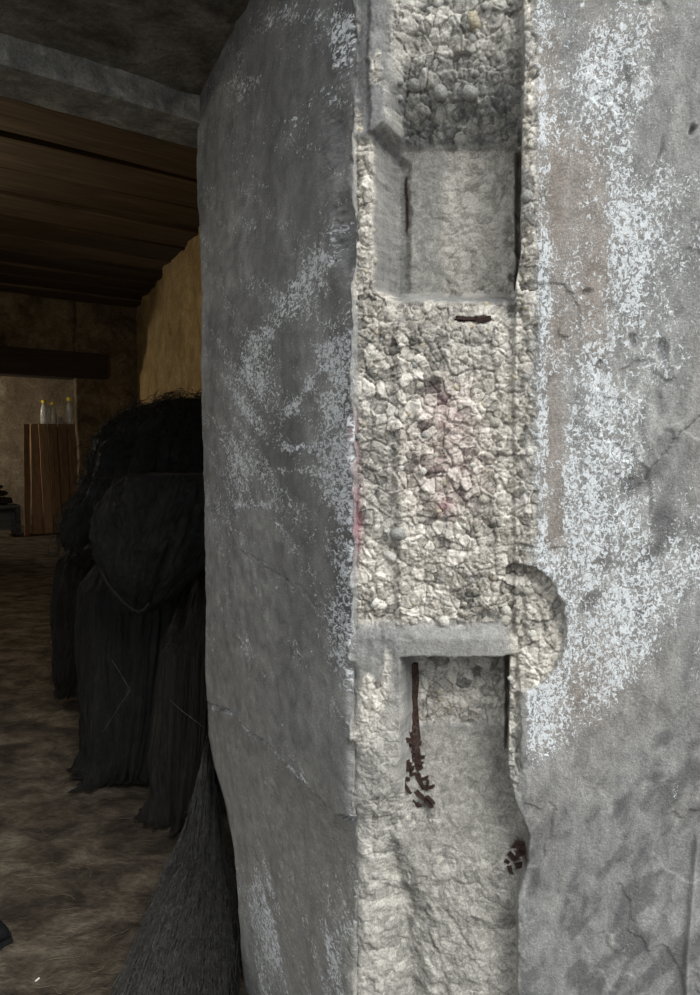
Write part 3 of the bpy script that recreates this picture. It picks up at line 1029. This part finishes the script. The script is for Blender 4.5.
# back room beyond the doorway
M_BACK = mat_rough('scratched_plaster', [(0.3, (0.16, 0.125, 0.085)), (0.52, (0.26, 0.215, 0.155)), (0.75, (0.42, 0.37, 0.29))], 3.0, 0.02, blot=(9, 0.60, (0.46, 0.42, 0.35)))
ob = floor_far + WN * 1.95 - W * 3.2
ob[2] = -0.05
rough_panel('wall_back', ob, W, ZU, 7.5, Z_CEIL + 0.3, 150, 70, WN, 0.03, 2.0, M_BACK, 321)
tag(bpy.data.objects['wall_back'], 'brownish scratched plaster wall of the room behind the doorway', kind='structure')
ol = dj + W * 1.0 + WN * 0.2
rough_panel('wall_back_right', ol, WN, ZU, 2.4, Z_CEIL + 0.3, 30, 30, W, 0.02, 2.0, M_BACK, 322)
tag(bpy.data.objects['wall_back_right'], 'brownish plaster side wall behind the doorway', kind='structure')
ol = floor_far - W * 3.2 + WN * 0.2
ol[2] = -0.05
rough_panel('wall_back_left', ol, WN, ZU, 2.4, Z_CEIL + 0.3, 30, 30, -W, 0.02, 2.0, M_BACK, 323)
tag(bpy.data.objects['wall_back_left'], 'brownish plaster wall closing the back room', kind='structure')
# left side of the room and of the entrance
lw = CORNER - Fd * 3.3
lw[2] = -0.05
rough_panel('wall_left', lw, wr_dir, ZU, 11.5, Z_CEIL + 0.2, 80, 40, -wr_n, 0.05, 1.5, M_FARWALL, 331)
tag(bpy.data.objects['wall_left'], 'dark rough wall on the left of the room', kind='structure')

# earth floor, finer near the entrance
fx = np.concatenate([np.linspace(-14, -3, 40)[:-1], np.linspace(-3, 0.9, 330)[:-1], np.linspace(0.9, 6, 30)])
fy = np.concatenate([np.linspace(-9, 1.2, 24)[:-1], np.linspace(1.2, 4.6, 290)[:-1], np.linspace(4.6, 13, 280), np.linspace(13.2, 16, 6)])
U, V = np.meshgrid(fx, fy)
r1 = fbm(U * 1.1, V * 1.1, 4, 401)
clod = fbm(U * 7 + V * 2.5, V * 5 - U * 2, 5, 402)
fine = fbm(U * 24, V * 24, 3, 403)
hz = 0.012 * r1 + 0.016 * np.abs(clod) + 0.006 * fine
hz *= sm(0.0, 1.2, V) * 0.9 + 0.1
P = np.stack([U, V, hz - 0.010], axis=-1)
tag(link('floor', grid_mesh('floor', P), M_DIRT), 'trodden brown earth floor with clods and straw', kind='structure')


def floor_z(x, y):
    U, V = np.array([float(x)]), np.array([float(y)])
    h = 0.012 * fbm(U * 1.1, V * 1.1, 4, 401) + 0.016 * np.abs(fbm(U * 7 + V * 2.5, V * 5 - U * 2, 5, 402)) + 0.006 * fbm(U * 24, V * 24, 3, 403)
    return float((h * (sm(0.0, 1.2, V) * 0.9 + 0.1))[0]) - 0.010


# ------------------------------------------------------------------ fishing nets heaped behind the jamb
def net_body(sections, pleats, pamp, seed, nth=240, nz=200, lump=0.04, twist=0.0):
    """closed draped bundle: sections = (x, y, z, rx, ry) from top to bottom, pleats run downwards"""
    s = np.array(sections, dtype=float)
    tt = np.linspace(0, 1, len(s))
    t = np.linspace(0, 1, nz)
    # smooth interpolation of the sections
    def cur(c):
        k = np.interp(t, tt, s[:, c])
        for _ in range(3):
            k[1:-1] = (k[:-2] + 2 * k[1:-1] + k[2:]) / 4
        return k
    cx, cy, cz, rx, ry = (cur(i) for i in range(5))
    th = np.linspace(0, 2 * np.pi, nth, endpoint=False)
    T, H = np.meshgrid(th + 0, t)
    A = T + twist * H
    ca, sa = np.cos(A), np.sin(A)
    pl = fbm(ca * pleats + 9, sa * pleats + H * 1.4, 4, seed)
    pl2 = fbm(ca * pleats * 3.1 + 3, sa * pleats * 3.1 + H * 2.2, 3, seed + 3)
    lm = fbm(ca * 1.6 + 5, sa * 1.6 + H * 5, 4, seed + 7)
    mess = 0.6 * fbm(ca * 15 + sa * 6 + 2, sa * 15 + H * 26, 4, seed + 13)
    k = 1 + pamp * (pl + 0.45 * pl2) + lump * 1.6 * mess + lump / 0.2 * 0.5 * lm
    Pn = np.stack([cx[:, None] + rx[:, None] * k * np.cos(T), cy[:, None] + ry[:, None] * k * np.sin(T),
                   cz[:, None] + 0.05 * lm * (1 - H) * np.minimum(1, H * 8) + 0.03 * pl * H], axis=-1)
    over = np.maximum(0.0, 0.09 - Pn[..., 2])           # the hem spreads where it meets the ground
    spread = np.minimum(over, 0.14) * np.clip(0.22 + 0.55 * pl + 0.5 * pl2, -0.2, 0.7)
    Pn[..., 0] += np.cos(T) * spread
    Pn[..., 1] += np.sin(T) * spread
    Pn[..., 2] = np.maximum(Pn[..., 2], 0.012 + 0.012 * (pl2 + 0.5))
    top = Pn[0].mean(axis=0)
    Pn = np.concatenate([np.broadcast_to(top, (1, nth, 3)) + (Pn[:1] - top) * 0.02, Pn], axis=0)
    bot = Pn[-1].mean(axis=0)
    Pn = np.concatenate([Pn, np.broadcast_to(bot, (1, nth, 3)) + (Pn[-1:] - bot) * 0.02], axis=0)
    return Pn


def net_thing(label, sections, mat, strand_mat, seed, pleats=3.0, pamp=0.16, lump=0.03, strands=120, slen=0.22, droop=0.7, out=0.03, srad=0.0011, down=True, twist=0.0):
    Pn = net_body(sections, pleats, pamp, seed, lump=lump, twist=twist)
    c = Pn.reshape(-1, 3).mean(axis=0)
    base = np.array([c[0], c[1], 0.0])
    root = empty('fishing_net', base)
    tag(root, label, 'fishing net', 'fishing nets heaped behind the pier')
    link('netting', grid_mesh('netting', Pn - base, close_u=True), mat, root)
    r = np.random.default_rng(seed)
    paths, rads = [], []
    nzr, nth = Pn.shape[:2]
    for _ in range(strands):
        i, j = int(r.integers(2, nzr - 12)), int(r.integers(0, nth))
        cen = Pn[i].mean(axis=0)
        if down:
            # a strand lying along the drape, then lifting off it
            n = int(r.integers(8, 22))
            ii = np.clip(i + np.arange(n) * max(1, int(slen * 4)), 0, nzr - 2)
            jj = (j + np.cumsum(r.normal(0, 0.5, n))).astype(int) % nth
            p = Pn[ii, jj].copy()
            o = p - Pn[ii].mean(axis=1)
            o[:, 2] *= 0.2
            o /= np.linalg.norm(o, axis=1)[:, None] + 1e-6
            lift = np.linspace(0, 1, n) ** 2 * r.uniform(0, out) + 0.004
            p = p + o * lift[:, None] + r.normal(0, 0.0012, p.shape)
        else:
            # a wiry loop sticking out of the heap
            o = Pn[i, j] - cen
            o[2] = abs(o[2]) * 0.4 + 0.05
            o /= np.linalg.norm(o) + 1e-6
            n = 14
            a = np.linspace(0, 1, n)
            side = np.cross(o, r.normal(0, 1, 3))
            side /= np.linalg.norm(side) + 1e-6
            L = r.uniform(0.4, 1) * slen
            p = Pn[i, j] + o * (np.sin(a * np.pi * r.uniform(0.6, 1.0))[:, None] * out * r.uniform(0.3, 1.4)) + side * (a[:, None] - 0.5) * L
            p = p + np.cumsum(r.normal(0, 0.0035, p.shape), axis=0)
            p[:, 2] -= droop * 0.12 * a ** 2 * r.uniform(0, 1)
        p[:, 2] = np.maximum(p[:, 2], 0.01)
        keep = np.concatenate([[True], np.linalg.norm(np.diff(p, axis=0), axis=1) > 1e-4])
        p = p[keep]
        if len(p) < 3:
            continue
        paths.append(p - base)
        rads.append(srad * r.uniform(0.6, 1.5))
    st = link('loose_strands', tubes_mesh('loose_strands', paths, rads, 3), strand_mat, root)
    st['kind'] = 'stuff'
    return root


def sec(px, py, d, rx, ry=None):
    d = d * K
    p = at_y(px, py, d)
    k = d / FPX
    return (p[0], p[1], p[2], rx * k, (ry if ry else rx) * k)


M_STRD = mat_net('dark_twine', (0.010, 0.010, 0.009), (0.022, 0.021, 0.018), (0.05, 0.047, 0.040), (1, 1, 1), 60)
M_STRG = mat_net('grey_twine', (0.04, 0.04, 0.038), (0.13, 0.128, 0.12), (0.30, 0.295, 0.275), (1, 1, 1), 60)
M_STRB = mat_net('brown_twine', (0.020, 0.015, 0.011), (0.045, 0.035, 0.025), (0.085, 0.068, 0.05), (1, 1, 1), 60)

net_thing('tousled black fishing net crowning the heap behind the pier',
          [sec(190, 399, 3.62, 12), sec(184, 404, 3.62, 24, 20), sec(176, 412, 3.60, 38, 30), sec(166, 424, 3.58, 50, 38), sec(158, 440, 3.56, 56, 44), sec(153, 462, 3.56, 59, 48), sec(150, 485, 3.56, 64, 48), sec(152, 515, 3.6, 60, 42), sec(154, 545, 3.64, 48, 34)],
          M_NETBLK, M_STRD, 501, pleats=3.4, pamp=0.20, lump=0.07, strands=1500, slen=0.16, out=0.045, down=False, srad=0.0013)
net_thing('black net bunch jutting from the heap towards the leaning boards',
          [sec(112, 478, 2.98, 10), sec(106, 488, 2.97, 20), sec(97, 505, 2.96, 25), sec(85, 524, 2.95, 21), sec(76, 540, 2.95, 14), sec(70, 549, 2.95, 6)],
          M_NETBLK, M_STRD, 511, pleats=2.6, pamp=0.18, lump=0.05, strands=320, slen=0.10, out=0.025, down=False)
net_lobe = net_thing('big rounded black net lobe bulging from the middle of the heap',
          [sec(176, 474, 2.78, 26), sec(170, 480, 2.76, 50, 36), sec(162, 505, 2.74, 60, 44), sec(156, 540, 2.72, 57, 44), sec(152, 570, 2.72, 48, 38), sec(146, 596, 2.72, 29, 26), sec(140, 610, 2.72, 12, 14)],
          M_NETBLK, M_STRD, 521, pleats=3.2, pamp=0.20, lump=0.05, strands=420, slen=0.2, out=0.02, down=True)
net_thing('brown ragged net skirt hanging at the far side of the heap',
          [sec(104, 545, 3.9, 22), sec(96, 562, 3.85, 32), sec(88, 600, 3.8, 33), sec(84, 640, 3.75, 28), sec(78, 672, 3.75, 22), sec(70, 694, 3.75, 12)],
          M_NETBRN, M_STRB, 531, pleats=4.6, pamp=0.30, lump=0.04, strands=260, slen=0.22, out=0.06)
net_skirt = net_thing('long charcoal net skirt hanging down to the earth floor',
          [sec(148, 566, 3.14, 50, 30), sec(144, 590, 3.10, 60, 36), sec(142, 640, 3.06, 62, 38), sec(140, 700, 3.0, 58, 38), sec(134, 750, 2.96, 50, 36), sec(128, 780, 2.94, 44, 34), sec(124, 796, 2.92, 36, 30), sec(122, 808, 2.92, 24, 22)],
          M_NETSKIRT, M_STRD, 541, pleats=5.0, pamp=0.22, lump=0.04, strands=320, slen=0.26, out=0.03)
net_fold = net_thing('dark brown net fold wedged between the skirt and the pier',
          [sec(208, 535, 3.02, 10), sec(206, 585, 3.0, 14), sec(198, 625, 2.76, 24), sec(196, 650, 2.70, 30), sec(194, 700, 2.68, 34), sec(190, 760, 2.64, 36), sec(186, 810, 2.60, 30), sec(180, 846, 2.56, 16)],
          M_NETBRN, M_STRD, 551, pleats=4.6, pamp=0.24, lump=0.03, strands=200, slen=0.24, out=0.02)
# the frayed tail: a mound of combed-out netting running over the floor
tA, tB = np.array([-0.470, 2.36]) * K, np.array([-0.425, 1.50]) * K
nt, nu_ = 150, 110
T_, U_ = np.meshgrid(np.linspace(0, 1, nt), np.linspace(-1, 1, nu_), indexing='ij')
hw = np.interp(T_, [0, 0.15, 0.35, 0.6, 1.0], [0.028, 0.070, 0.125, 0.158, 0.185])
Ht = np.interp(T_, [0, 0.06, 0.2, 0.4, 0.65, 1.0], [0.40, 0.38, 0.29, 0.18, 0.11, 0.065])
pleat = fbm(U_ * 5.5 + 2, T_ * 1.6, 4, 561)
hair = fbm(U_ * 22 + T_ * 2, T_ * 4, 3, 562)
topz = Ht * np.clip(1 - U_ ** 2, 0, 1) ** 0.62 * (1 + 0.28 * pleat + 0.12 * hair) + 0.006
cxy = tA + (tB - tA) * T_[..., None]
Pt = np.stack([cxy[..., 0] + U_ * hw * (1 + 0.10 * pleat), cxy[..., 1] - 0.05 * (1 - U_ ** 2), np.maximum(topz, 0.008)], axis=-1)
def clear_of_jamb(Q):
    sd = (Q - CORNER) @ NJ
    al = (Q - CORNER) @ J
    hit = (sd > -0.012) & (al < np.interp(Q[..., 2], zz, lj) + 0.03)
    return Q - NJ * np.where(hit, sd + 0.012, 0)[..., None]


Pt = clear_of_jamb(Pt)
Pt2 = np.concatenate([Pt[:1] * [1, 1, 0] + [0, 0.03, 0.004], Pt, Pt[-1:] * [1, 1, 0] + [0, -0.03, 0.004]], axis=0)
tbase = np.array([tA[0], (tA[1] + tB[1]) / 2, 0.0])
root = empty('fishing_net', tbase)
tag(root, 'grey frayed net tail fanning out over the floor beside the pier', 'fishing net', 'fishing nets heaped behind the pier')
link('netting', grid_mesh('netting', Pt2 - tbase), M_NETGRY, root)
r = np.random.default_rng(77)
paths, rads = [], []
for _ in range(1500):
    i = int(r.integers(0, nt - 30))
    j = float(r.uniform(6, nu_ - 7))
    n_ = int(r.integers(9, 16))
    ii = np.clip(i + np.arange(n_) * int(r.integers(3, 7)), 0, nt - 1)
    jj = np.clip(j + np.cumsum(r.normal(0, 0.9, n_)), 1, nu_ - 2)
    j0 = jj.astype(int)
    p = Pt[ii, j0] + (Pt[ii, j0 + 1] - Pt[ii, j0]) * (jj - j0)[:, None]
    p[:, 2] += 0.003 + np.linspace(0, 1, n_) ** 2 * r.uniform(0, 0.03)
    p[:, 0] += np.linspace(0, 1, n_) ** 2 * r.normal(0, 0.012)
    keep = np.concatenate([[True], np.linalg.norm(np.diff(p, axis=0), axis=1) > 1e-4])
    p = p[keep]
    if len(p) > 3:
        paths.append(clear_of_jamb(p) - tbase)
        rads.append(0.0011 * r.uniform(0.6, 1.5))
st = link('loose_strands', tubes_mesh('loose_strands', paths, rads, 3), M_STRG, root)
st['kind'] = 'stuff'

# a pale thread caught on each of the two nearest hanging nets
p = np.array([at_y(a, b, c * K) for a, b, c in [(101, 570, 2.62), (107, 583, 2.58), (116, 594, 2.56), (126, 605, 2.55), (137, 612, 2.55), (144, 610, 2.55), (149, 603, 2.55)]])
q_ = np.stack([np.interp(np.linspace(0, 6, 40), np.arange(7), p[:, i]) for i in range(3)], axis=1)
for _ in range(4):
    q_[1:-1] = (q_[:-2] + 2 * q_[1:-1] + q_[2:]) / 4
o = link('edge_rope', tubes_mesh('edge_rope', [q_ - np.array(net_lobe.location)], [0.0055], 8), M_STRD, net_lobe)
o['label'] = 'thicker rope along the lower edge of the net'
for owner, pts3 in ((net_skirt, [(112, 660, 2.72), (122, 676, 2.71), (130, 690, 2.70), (120, 705, 2.70), (107, 726, 2.71), (103, 732, 2.72)]),
                    (net_fold, [(170, 700, 2.55), (182, 711, 2.54), (193, 719, 2.53), (203, 727, 2.52)])):
    p = np.array([at_y(a, b, c * K) for a, b, c in pts3])
    o = link('pale_thread', tubes_mesh('pale_thread', [p - np.array(owner.location)], [0.0013], 5), M_STRG, owner)
    o['label'] = 'pale loose thread'

# ------------------------------------------------------------------ back room: boards, bottles, low table
bd0 = at_z(24, 537, 0.0)
TZ = at_plane(50, 424, floor_far + WN * 0.38, WN)[2]
pxw = floor_far[1] / FPX
tops = [(23, 30), (30, 38), (38, 47), (47, 57), (57, 67), (67, 77)]
bots = [(24, 31), (32, 44), (44, 54), (54, 63), (63, 72), (72, 81)]
WALLP = floor_far + WN * 0.38
for k, ((t0, t1), (b0_, b1_)) in enumerate(zip(tops, bots)):
    dy = WN * (-0.10, 0.03, 0.0, 0.045, 0.01, 0.05)[k]
    ta, tb = at_plane(t0 + 0.7, 424 + 0.6 * (k % 2), WALLP + WN * 0.30 + dy, WN), at_plane(t1 - 0.55, 424 + 0.6 * (k % 2), WALLP + WN * 0.30 + dy, WN)
    ba, bb = at_plane(b0_ + 0.7, 536, WALLP + dy, WN), at_plane(b1_ - 0.55, 536, WALLP + dy, WN)
    ba[2] = bb[2] = 0.012
    base = (ba + bb) / 2
    bm = bmesh.new()
    th = WN * 0.035
    fr = []
    for s in range(13):
        u = s / 12
        l = ba + (ta - ba) * u - base
        r_ = bb + (tb - bb) * u - base
        wv = 0.0015 * math.sin(s * 1.3 + k)
        fr.append([bm.verts.new(Vector(l + W * wv)), bm.verts.new(Vector(r_ + W * wv)), bm.verts.new(Vector(r_ + th + W * wv)), bm.verts.new(Vector(l + th + W * wv))])
    for r0, r1 in zip(fr[:-1], fr[1:]):
        for c in range(4):
            bm.faces.new((r0[c], r0[(c + 1) % 4], r1[(c + 1) % 4], r1[c]))
    bm.faces.new(fr[0][::-1])
    bm.faces.new(fr[-1])
    bmesh.ops.recalc_face_normals(bm, faces=bm.faces[:])
    o = link('wooden_board', bm_mesh('wooden_board', bm), M_BOARD)
    o.location = base
    labs = ['narrow orange pine board standing free at the outer side of the leaning boards',
            'first full-width pine board beside the narrow orange board',
            'second full-width pine board counted from the narrow orange board',
            'third full-width pine board counted from the narrow orange board',
            'fourth full-width pine board counted from the narrow orange board',
            'last pine board, tucked against the doorway edge']
    tag(o, labs[k], 'board', 'pine boards leaning in the back room')

# shelf behind the boards that carries the bottles
shelf_root = None
p_l = at_plane(30, 424, WALLP + WN * 0.52, WN)
p_r = at_plane(84, 424, WALLP + WN * 0.52, WN)
shz = at_plane(50, 424.0, WALLP + WN * 0.40, WN)[2]
ctr = (p_l + p_r) / 2
sl = float(np.linalg.norm(p_r[:2] - p_l[:2]))
root = empty('storage_rack', (ctr[0], ctr[1], 0.0), angW)
tag(root, 'plain wooden rack standing behind the leaning pine boards', 'rack')
bm = bmesh.new()
bm_box(bm, 0, 0, shz - 0.02, sl, 0.26, 0.04, None, 0.004)
link('shelf', bm_mesh('shelf', bm), M_BOARD, root)
bm = bmesh.new()
bm_box(bm, 0, -0.10, shz * 0.5, sl - 0.02, 0.02, shz - 0.06, None, 0.003)
link('dark_gap_backing', bm_mesh('dark_gap_backing', bm), M_LINTEL, root)  # dark sheet added so the gaps between the boards look shaded
for a, b in ((-1, -1), (1, -1), (-1, 1), (1, 1)):
    bm = bmesh.new()
    bm_box(bm, a * (sl / 2 - 0.04), b * 0.08 + 0.02, (shz - 0.04) / 2, 0.05, 0.05, shz - 0.04, None, 0.004)
    link('leg', bm_mesh('leg', bm), M_BOARD, root)


def lathe(prof, n=20):
    bm = bmesh.new()
    rows = []
    for r, z in prof:
        rows.append([bm.verts.new((r * math.cos(2 * math.pi * i / n), r * math.sin(2 * math.pi * i / n), z)) for i in range(n)])
    for a, b in zip(rows[:-1], rows[1:]):
        for i in range(n):
            bm.faces.new((a[i], a[(i + 1) % n], b[(i + 1) % n], b[i]))
    bm.faces.new(rows[0][::-1])
    bm.faces.new(rows[-1])
    return bm


def bottle(px, capy, label):
    zc = at_plane(px, capy, WALLP + WN * 0.50, WN)[2]
    H = zc - shz
    p = at_plane(px, 424, WALLP + WN * 0.50, WN)
    root = empty('bottle', (p[0], p[1], shz), random.random() * 3)
    tag(root, label, 'bottle', 'clear bottles on the rack')
    r = 0.062
    link('bottle_body', bm_mesh('bottle_body', lathe([(r * 0.8, 0.002), (r, 0.015), (r, H * 0.22), (r * 0.93, H * 0.26), (r, H * 0.30), (r, H * 0.48), (r * 0.93, H * 0.52), (r, H * 0.56),
                                                      (r * 0.92, H * 0.66), (r * 0.6, H * 0.80), (r * 0.34, H * 0.88), (r * 0.32, H * 0.93)]), True), M_CLEAR, root)
    cap = link('cap', bm_mesh('cap', lathe([(r * 0.5, H * 0.90), (r * 0.62, H * 0.91), (r * 0.62, H * 1.02), (r * 0.5, H * 1.04), (0.004, H * 1.045)], 16), True), M_YELLOW, root)
    cap['label'] = 'yellow screw cap'


bottle(44.5, 401, 'clear plastic bottle with yellow cap at the outer end of the rack')
bottle(53, 402.5, 'clear plastic bottle with yellow cap between two other bottles')
bottle(70, 398.5, 'clear plastic bottle with yellow cap beside the doorway edge')
# crumpled bag between the bottles
bm = bmesh.new()
bmesh.ops.create_icosphere(bm, subdivisions=4, radius=1.0)
for v in bm.verts:
    d = v.co.copy()
    n_ = 0.22 * math.sin(d.x * 7 + d.y * 5) * math.sin(d.z * 6 + d.x * 4) + 0.10 * math.sin(d.y * 13 + d.z * 11)
    v.co = Vector((d.x * 0.036 * (1 + n_), d.y * 0.05 * (1 + n_), max(-0.055, d.z * 0.06 * (1 + n_)) + 0.056))
o = link('plastic_bag', bm_mesh('plastic_bag', bm, True), M_FILM)
p = at_plane(61.5, 424, WALLP + WN * 0.50, WN)
o.location = (p[0], p[1], shz + 0.001)
tag(o, 'crumpled grey plastic bag lying between the clear bottles', 'bag')

# low table with a heap of dark sacking
tp = at_plane(0.5, 505, floor_far + WN * 0.62, WN)
tz = tp[2]
root = empty('low_table', (tp[0], tp[1], 0), angW)
tag(root, 'low grey table with thick legs beside the leaning boards', 'table')
bm = bmesh.new()
bm_box(bm, 0, 0, tz - 0.02, 0.50, 0.40, 0.04, None, 0.006)
link('tabletop', bm_mesh('tabletop', bm), M_STOOL, root)
for a, b in ((-1, -1), (1, -1), (-1, 1), (1, 1)):
    bm = bmesh.new()
    bm_box(bm, a * 0.215, b * 0.16, (tz - 0.04) / 2 + 0.005, 0.07, 0.06, tz - 0.05, None, 0.006)
    link('leg', bm_mesh('leg', bm), M_STOOL, root)
bm = bmesh.new()
bm_box(bm, 0.0, 0.16, tz * 0.5, 0.40, 0.02, tz * 0.72, None, 0.003)
link('back_panel', bm_mesh('back_panel', bm), M_STOOL, root)
for k, (w_, h_, zo, xo) in enumerate(((0.40, 0.12, 0.004, -0.02), (0.32, 0.10, 0.135, -0.05), (0.24, 0.08, 0.247, -0.08))):
    bm = bmesh.new()
    bmesh.ops.create_uvsphere(bm, u_segments=36, v_segments=18, radius=1.0)
    for v in bm.verts:
        d = v.co
        f = 1 + 0.10 * math.sin(d.x * 6 + k) * math.cos(d.y * 5 + d.z * 7)
        ex = abs(d.z) ** 0.6 * (1 if d.z > 0 else -1)
        v.co = Vector((d.x * w_ / 2 * f, d.y * 0.15 * f, (ex * 0.5 + 0.5) * h_ + 0.004 * math.sin(d.x * 19)))
    o = link('folded_sack', bm_mesh('folded_sack', bm, True), M_SACK)
    q = np.array([tp[0], tp[1], 0]) + W * xo
    o.location = (q[0], q[1], tz + 0.002 + zo)
    o.rotation_euler = (0, 0, angW)
    tag(o, ['dark folded sack at the bottom of the pile on the low table', 'dark folded sack in the middle of the pile on the low table', 'small dark folded sack on top of the pile on the low table'][k], 'sack', 'sacks on the low table')

# ------------------------------------------------------------------ small things on the floor
# worn rubber boot lying at the frame edge: sole, foot, shaft
bp = at_z(-38, 955, 0.0)
root = empty('rubber_boot', (bp[0], bp[1], floor_z(bp[0], bp[1])), math.radians(35))
tag(root, 'black rubber boot standing on the earth floor', 'boot')
bm = bmesh.new()
prof = [(-0.13, 0.030, 0.0), (-0.10, 0.038, 0), (-0.04, 0.040, 0), (0.04, 0.044, 0), (0.10, 0.040, 0), (0.135, 0.022, 0)]
for z in (0.0, 0.022):
    pass
ring_b, ring_t = [], []
outl = [(x, w) for x, w, _ in prof] + [(x, -w) for x, w, _ in prof[::-1]]
for x, y in outl:
    ring_b.append(bm.verts.new((x, y, 0.0)))
    ring_t.append(bm.verts.new((x, y, 0.020)))
bm.faces.new(ring_b[::-1])
bm.faces.new(ring_t)
for i in range(len(outl)):
    bm.faces.new((ring_b[i], ring_b[(i + 1) % len(outl)], ring_t[(i + 1) % len(outl)], ring_t[i]))
link('sole', bm_mesh('sole', bm), M_RUBBER, root)
sect = [(0.128, 0.030, 0.012, 0.012), (0.11, 0.045, 0.030, 0.026), (0.06, 0.055, 0.038, 0.038), (0.0, 0.075, 0.038, 0.056), (-0.05, 0.11, 0.042, 0.06), (-0.075, 0.17, 0.046, 0.052), (-0.08, 0.25, 0.052, 0.052), (-0.08, 0.28, 0.056, 0.054)]
rows = []
Pb = []
for k, (x, z, ry, rz) in enumerate(sect):
    a = [0, 0.05, 0.15, 0.45, 0.95, 1.35, 1.55, 1.57][k]
    ring = []
    for i in range(24):
        t = 2 * math.pi * i / 24
        lx_, ly_ = rz * math.cos(t), ry * math.sin(t)
        ring.append((x + lx_ * math.sin(a), ly_, max(0.016, z + lx_ * math.cos(a))))
    Pb.append(ring)
link('upper', grid_mesh('upper', np.array(Pb), close_u=True), M_RUBBER, root)

# scrap of paper
p = at_z(37, 976, 0.0)
bm = bmesh.new()
bm_box(bm, 0, 0, 0, 0.014, 0.005, 0.002, None, 0.0005)
for v in bm.verts:
    v.co.z += 0.002 * math.sin(v.co.x * 300)
o = link('paper_scrap', bm_mesh('paper_scrap', bm), M_PAPER)
o.location = (p[0], p[1], floor_z(p[0], p[1]) + 0.003)
o.rotation_euler = (0, 0, 0.9)
tag(o, 'tiny white paper scrap on the bare earth floor', 'scrap')

# straws
paths = []
for i in range(90):
    px, py = random.uniform(0, 190), random.uniform(560, 992)
    p = at_z(px, py, 0.0)
    L, a = random.uniform(0.03, 0.11), random.gauss(0.5, 0.7)
    n_ = 6
    q = []
    for s in range(n_):
        u = s / (n_ - 1) - 0.5
        x, y = p[0] + L * u * math.cos(a) + 0.006 * math.sin(u * 5 + i), p[1] + L * u * math.sin(a)
        q.append((x, y, floor_z(x, y) + 0.004))
    paths.append(np.array(q))
o = link('straw_litter', tubes_mesh('straw_litter', paths, [random.uniform(0.0006, 0.0013) for _ in paths], 4), M_STRAW)
tag(o, 'dry straw litter scattered over the earth floor', 'straw', kind='stuff')
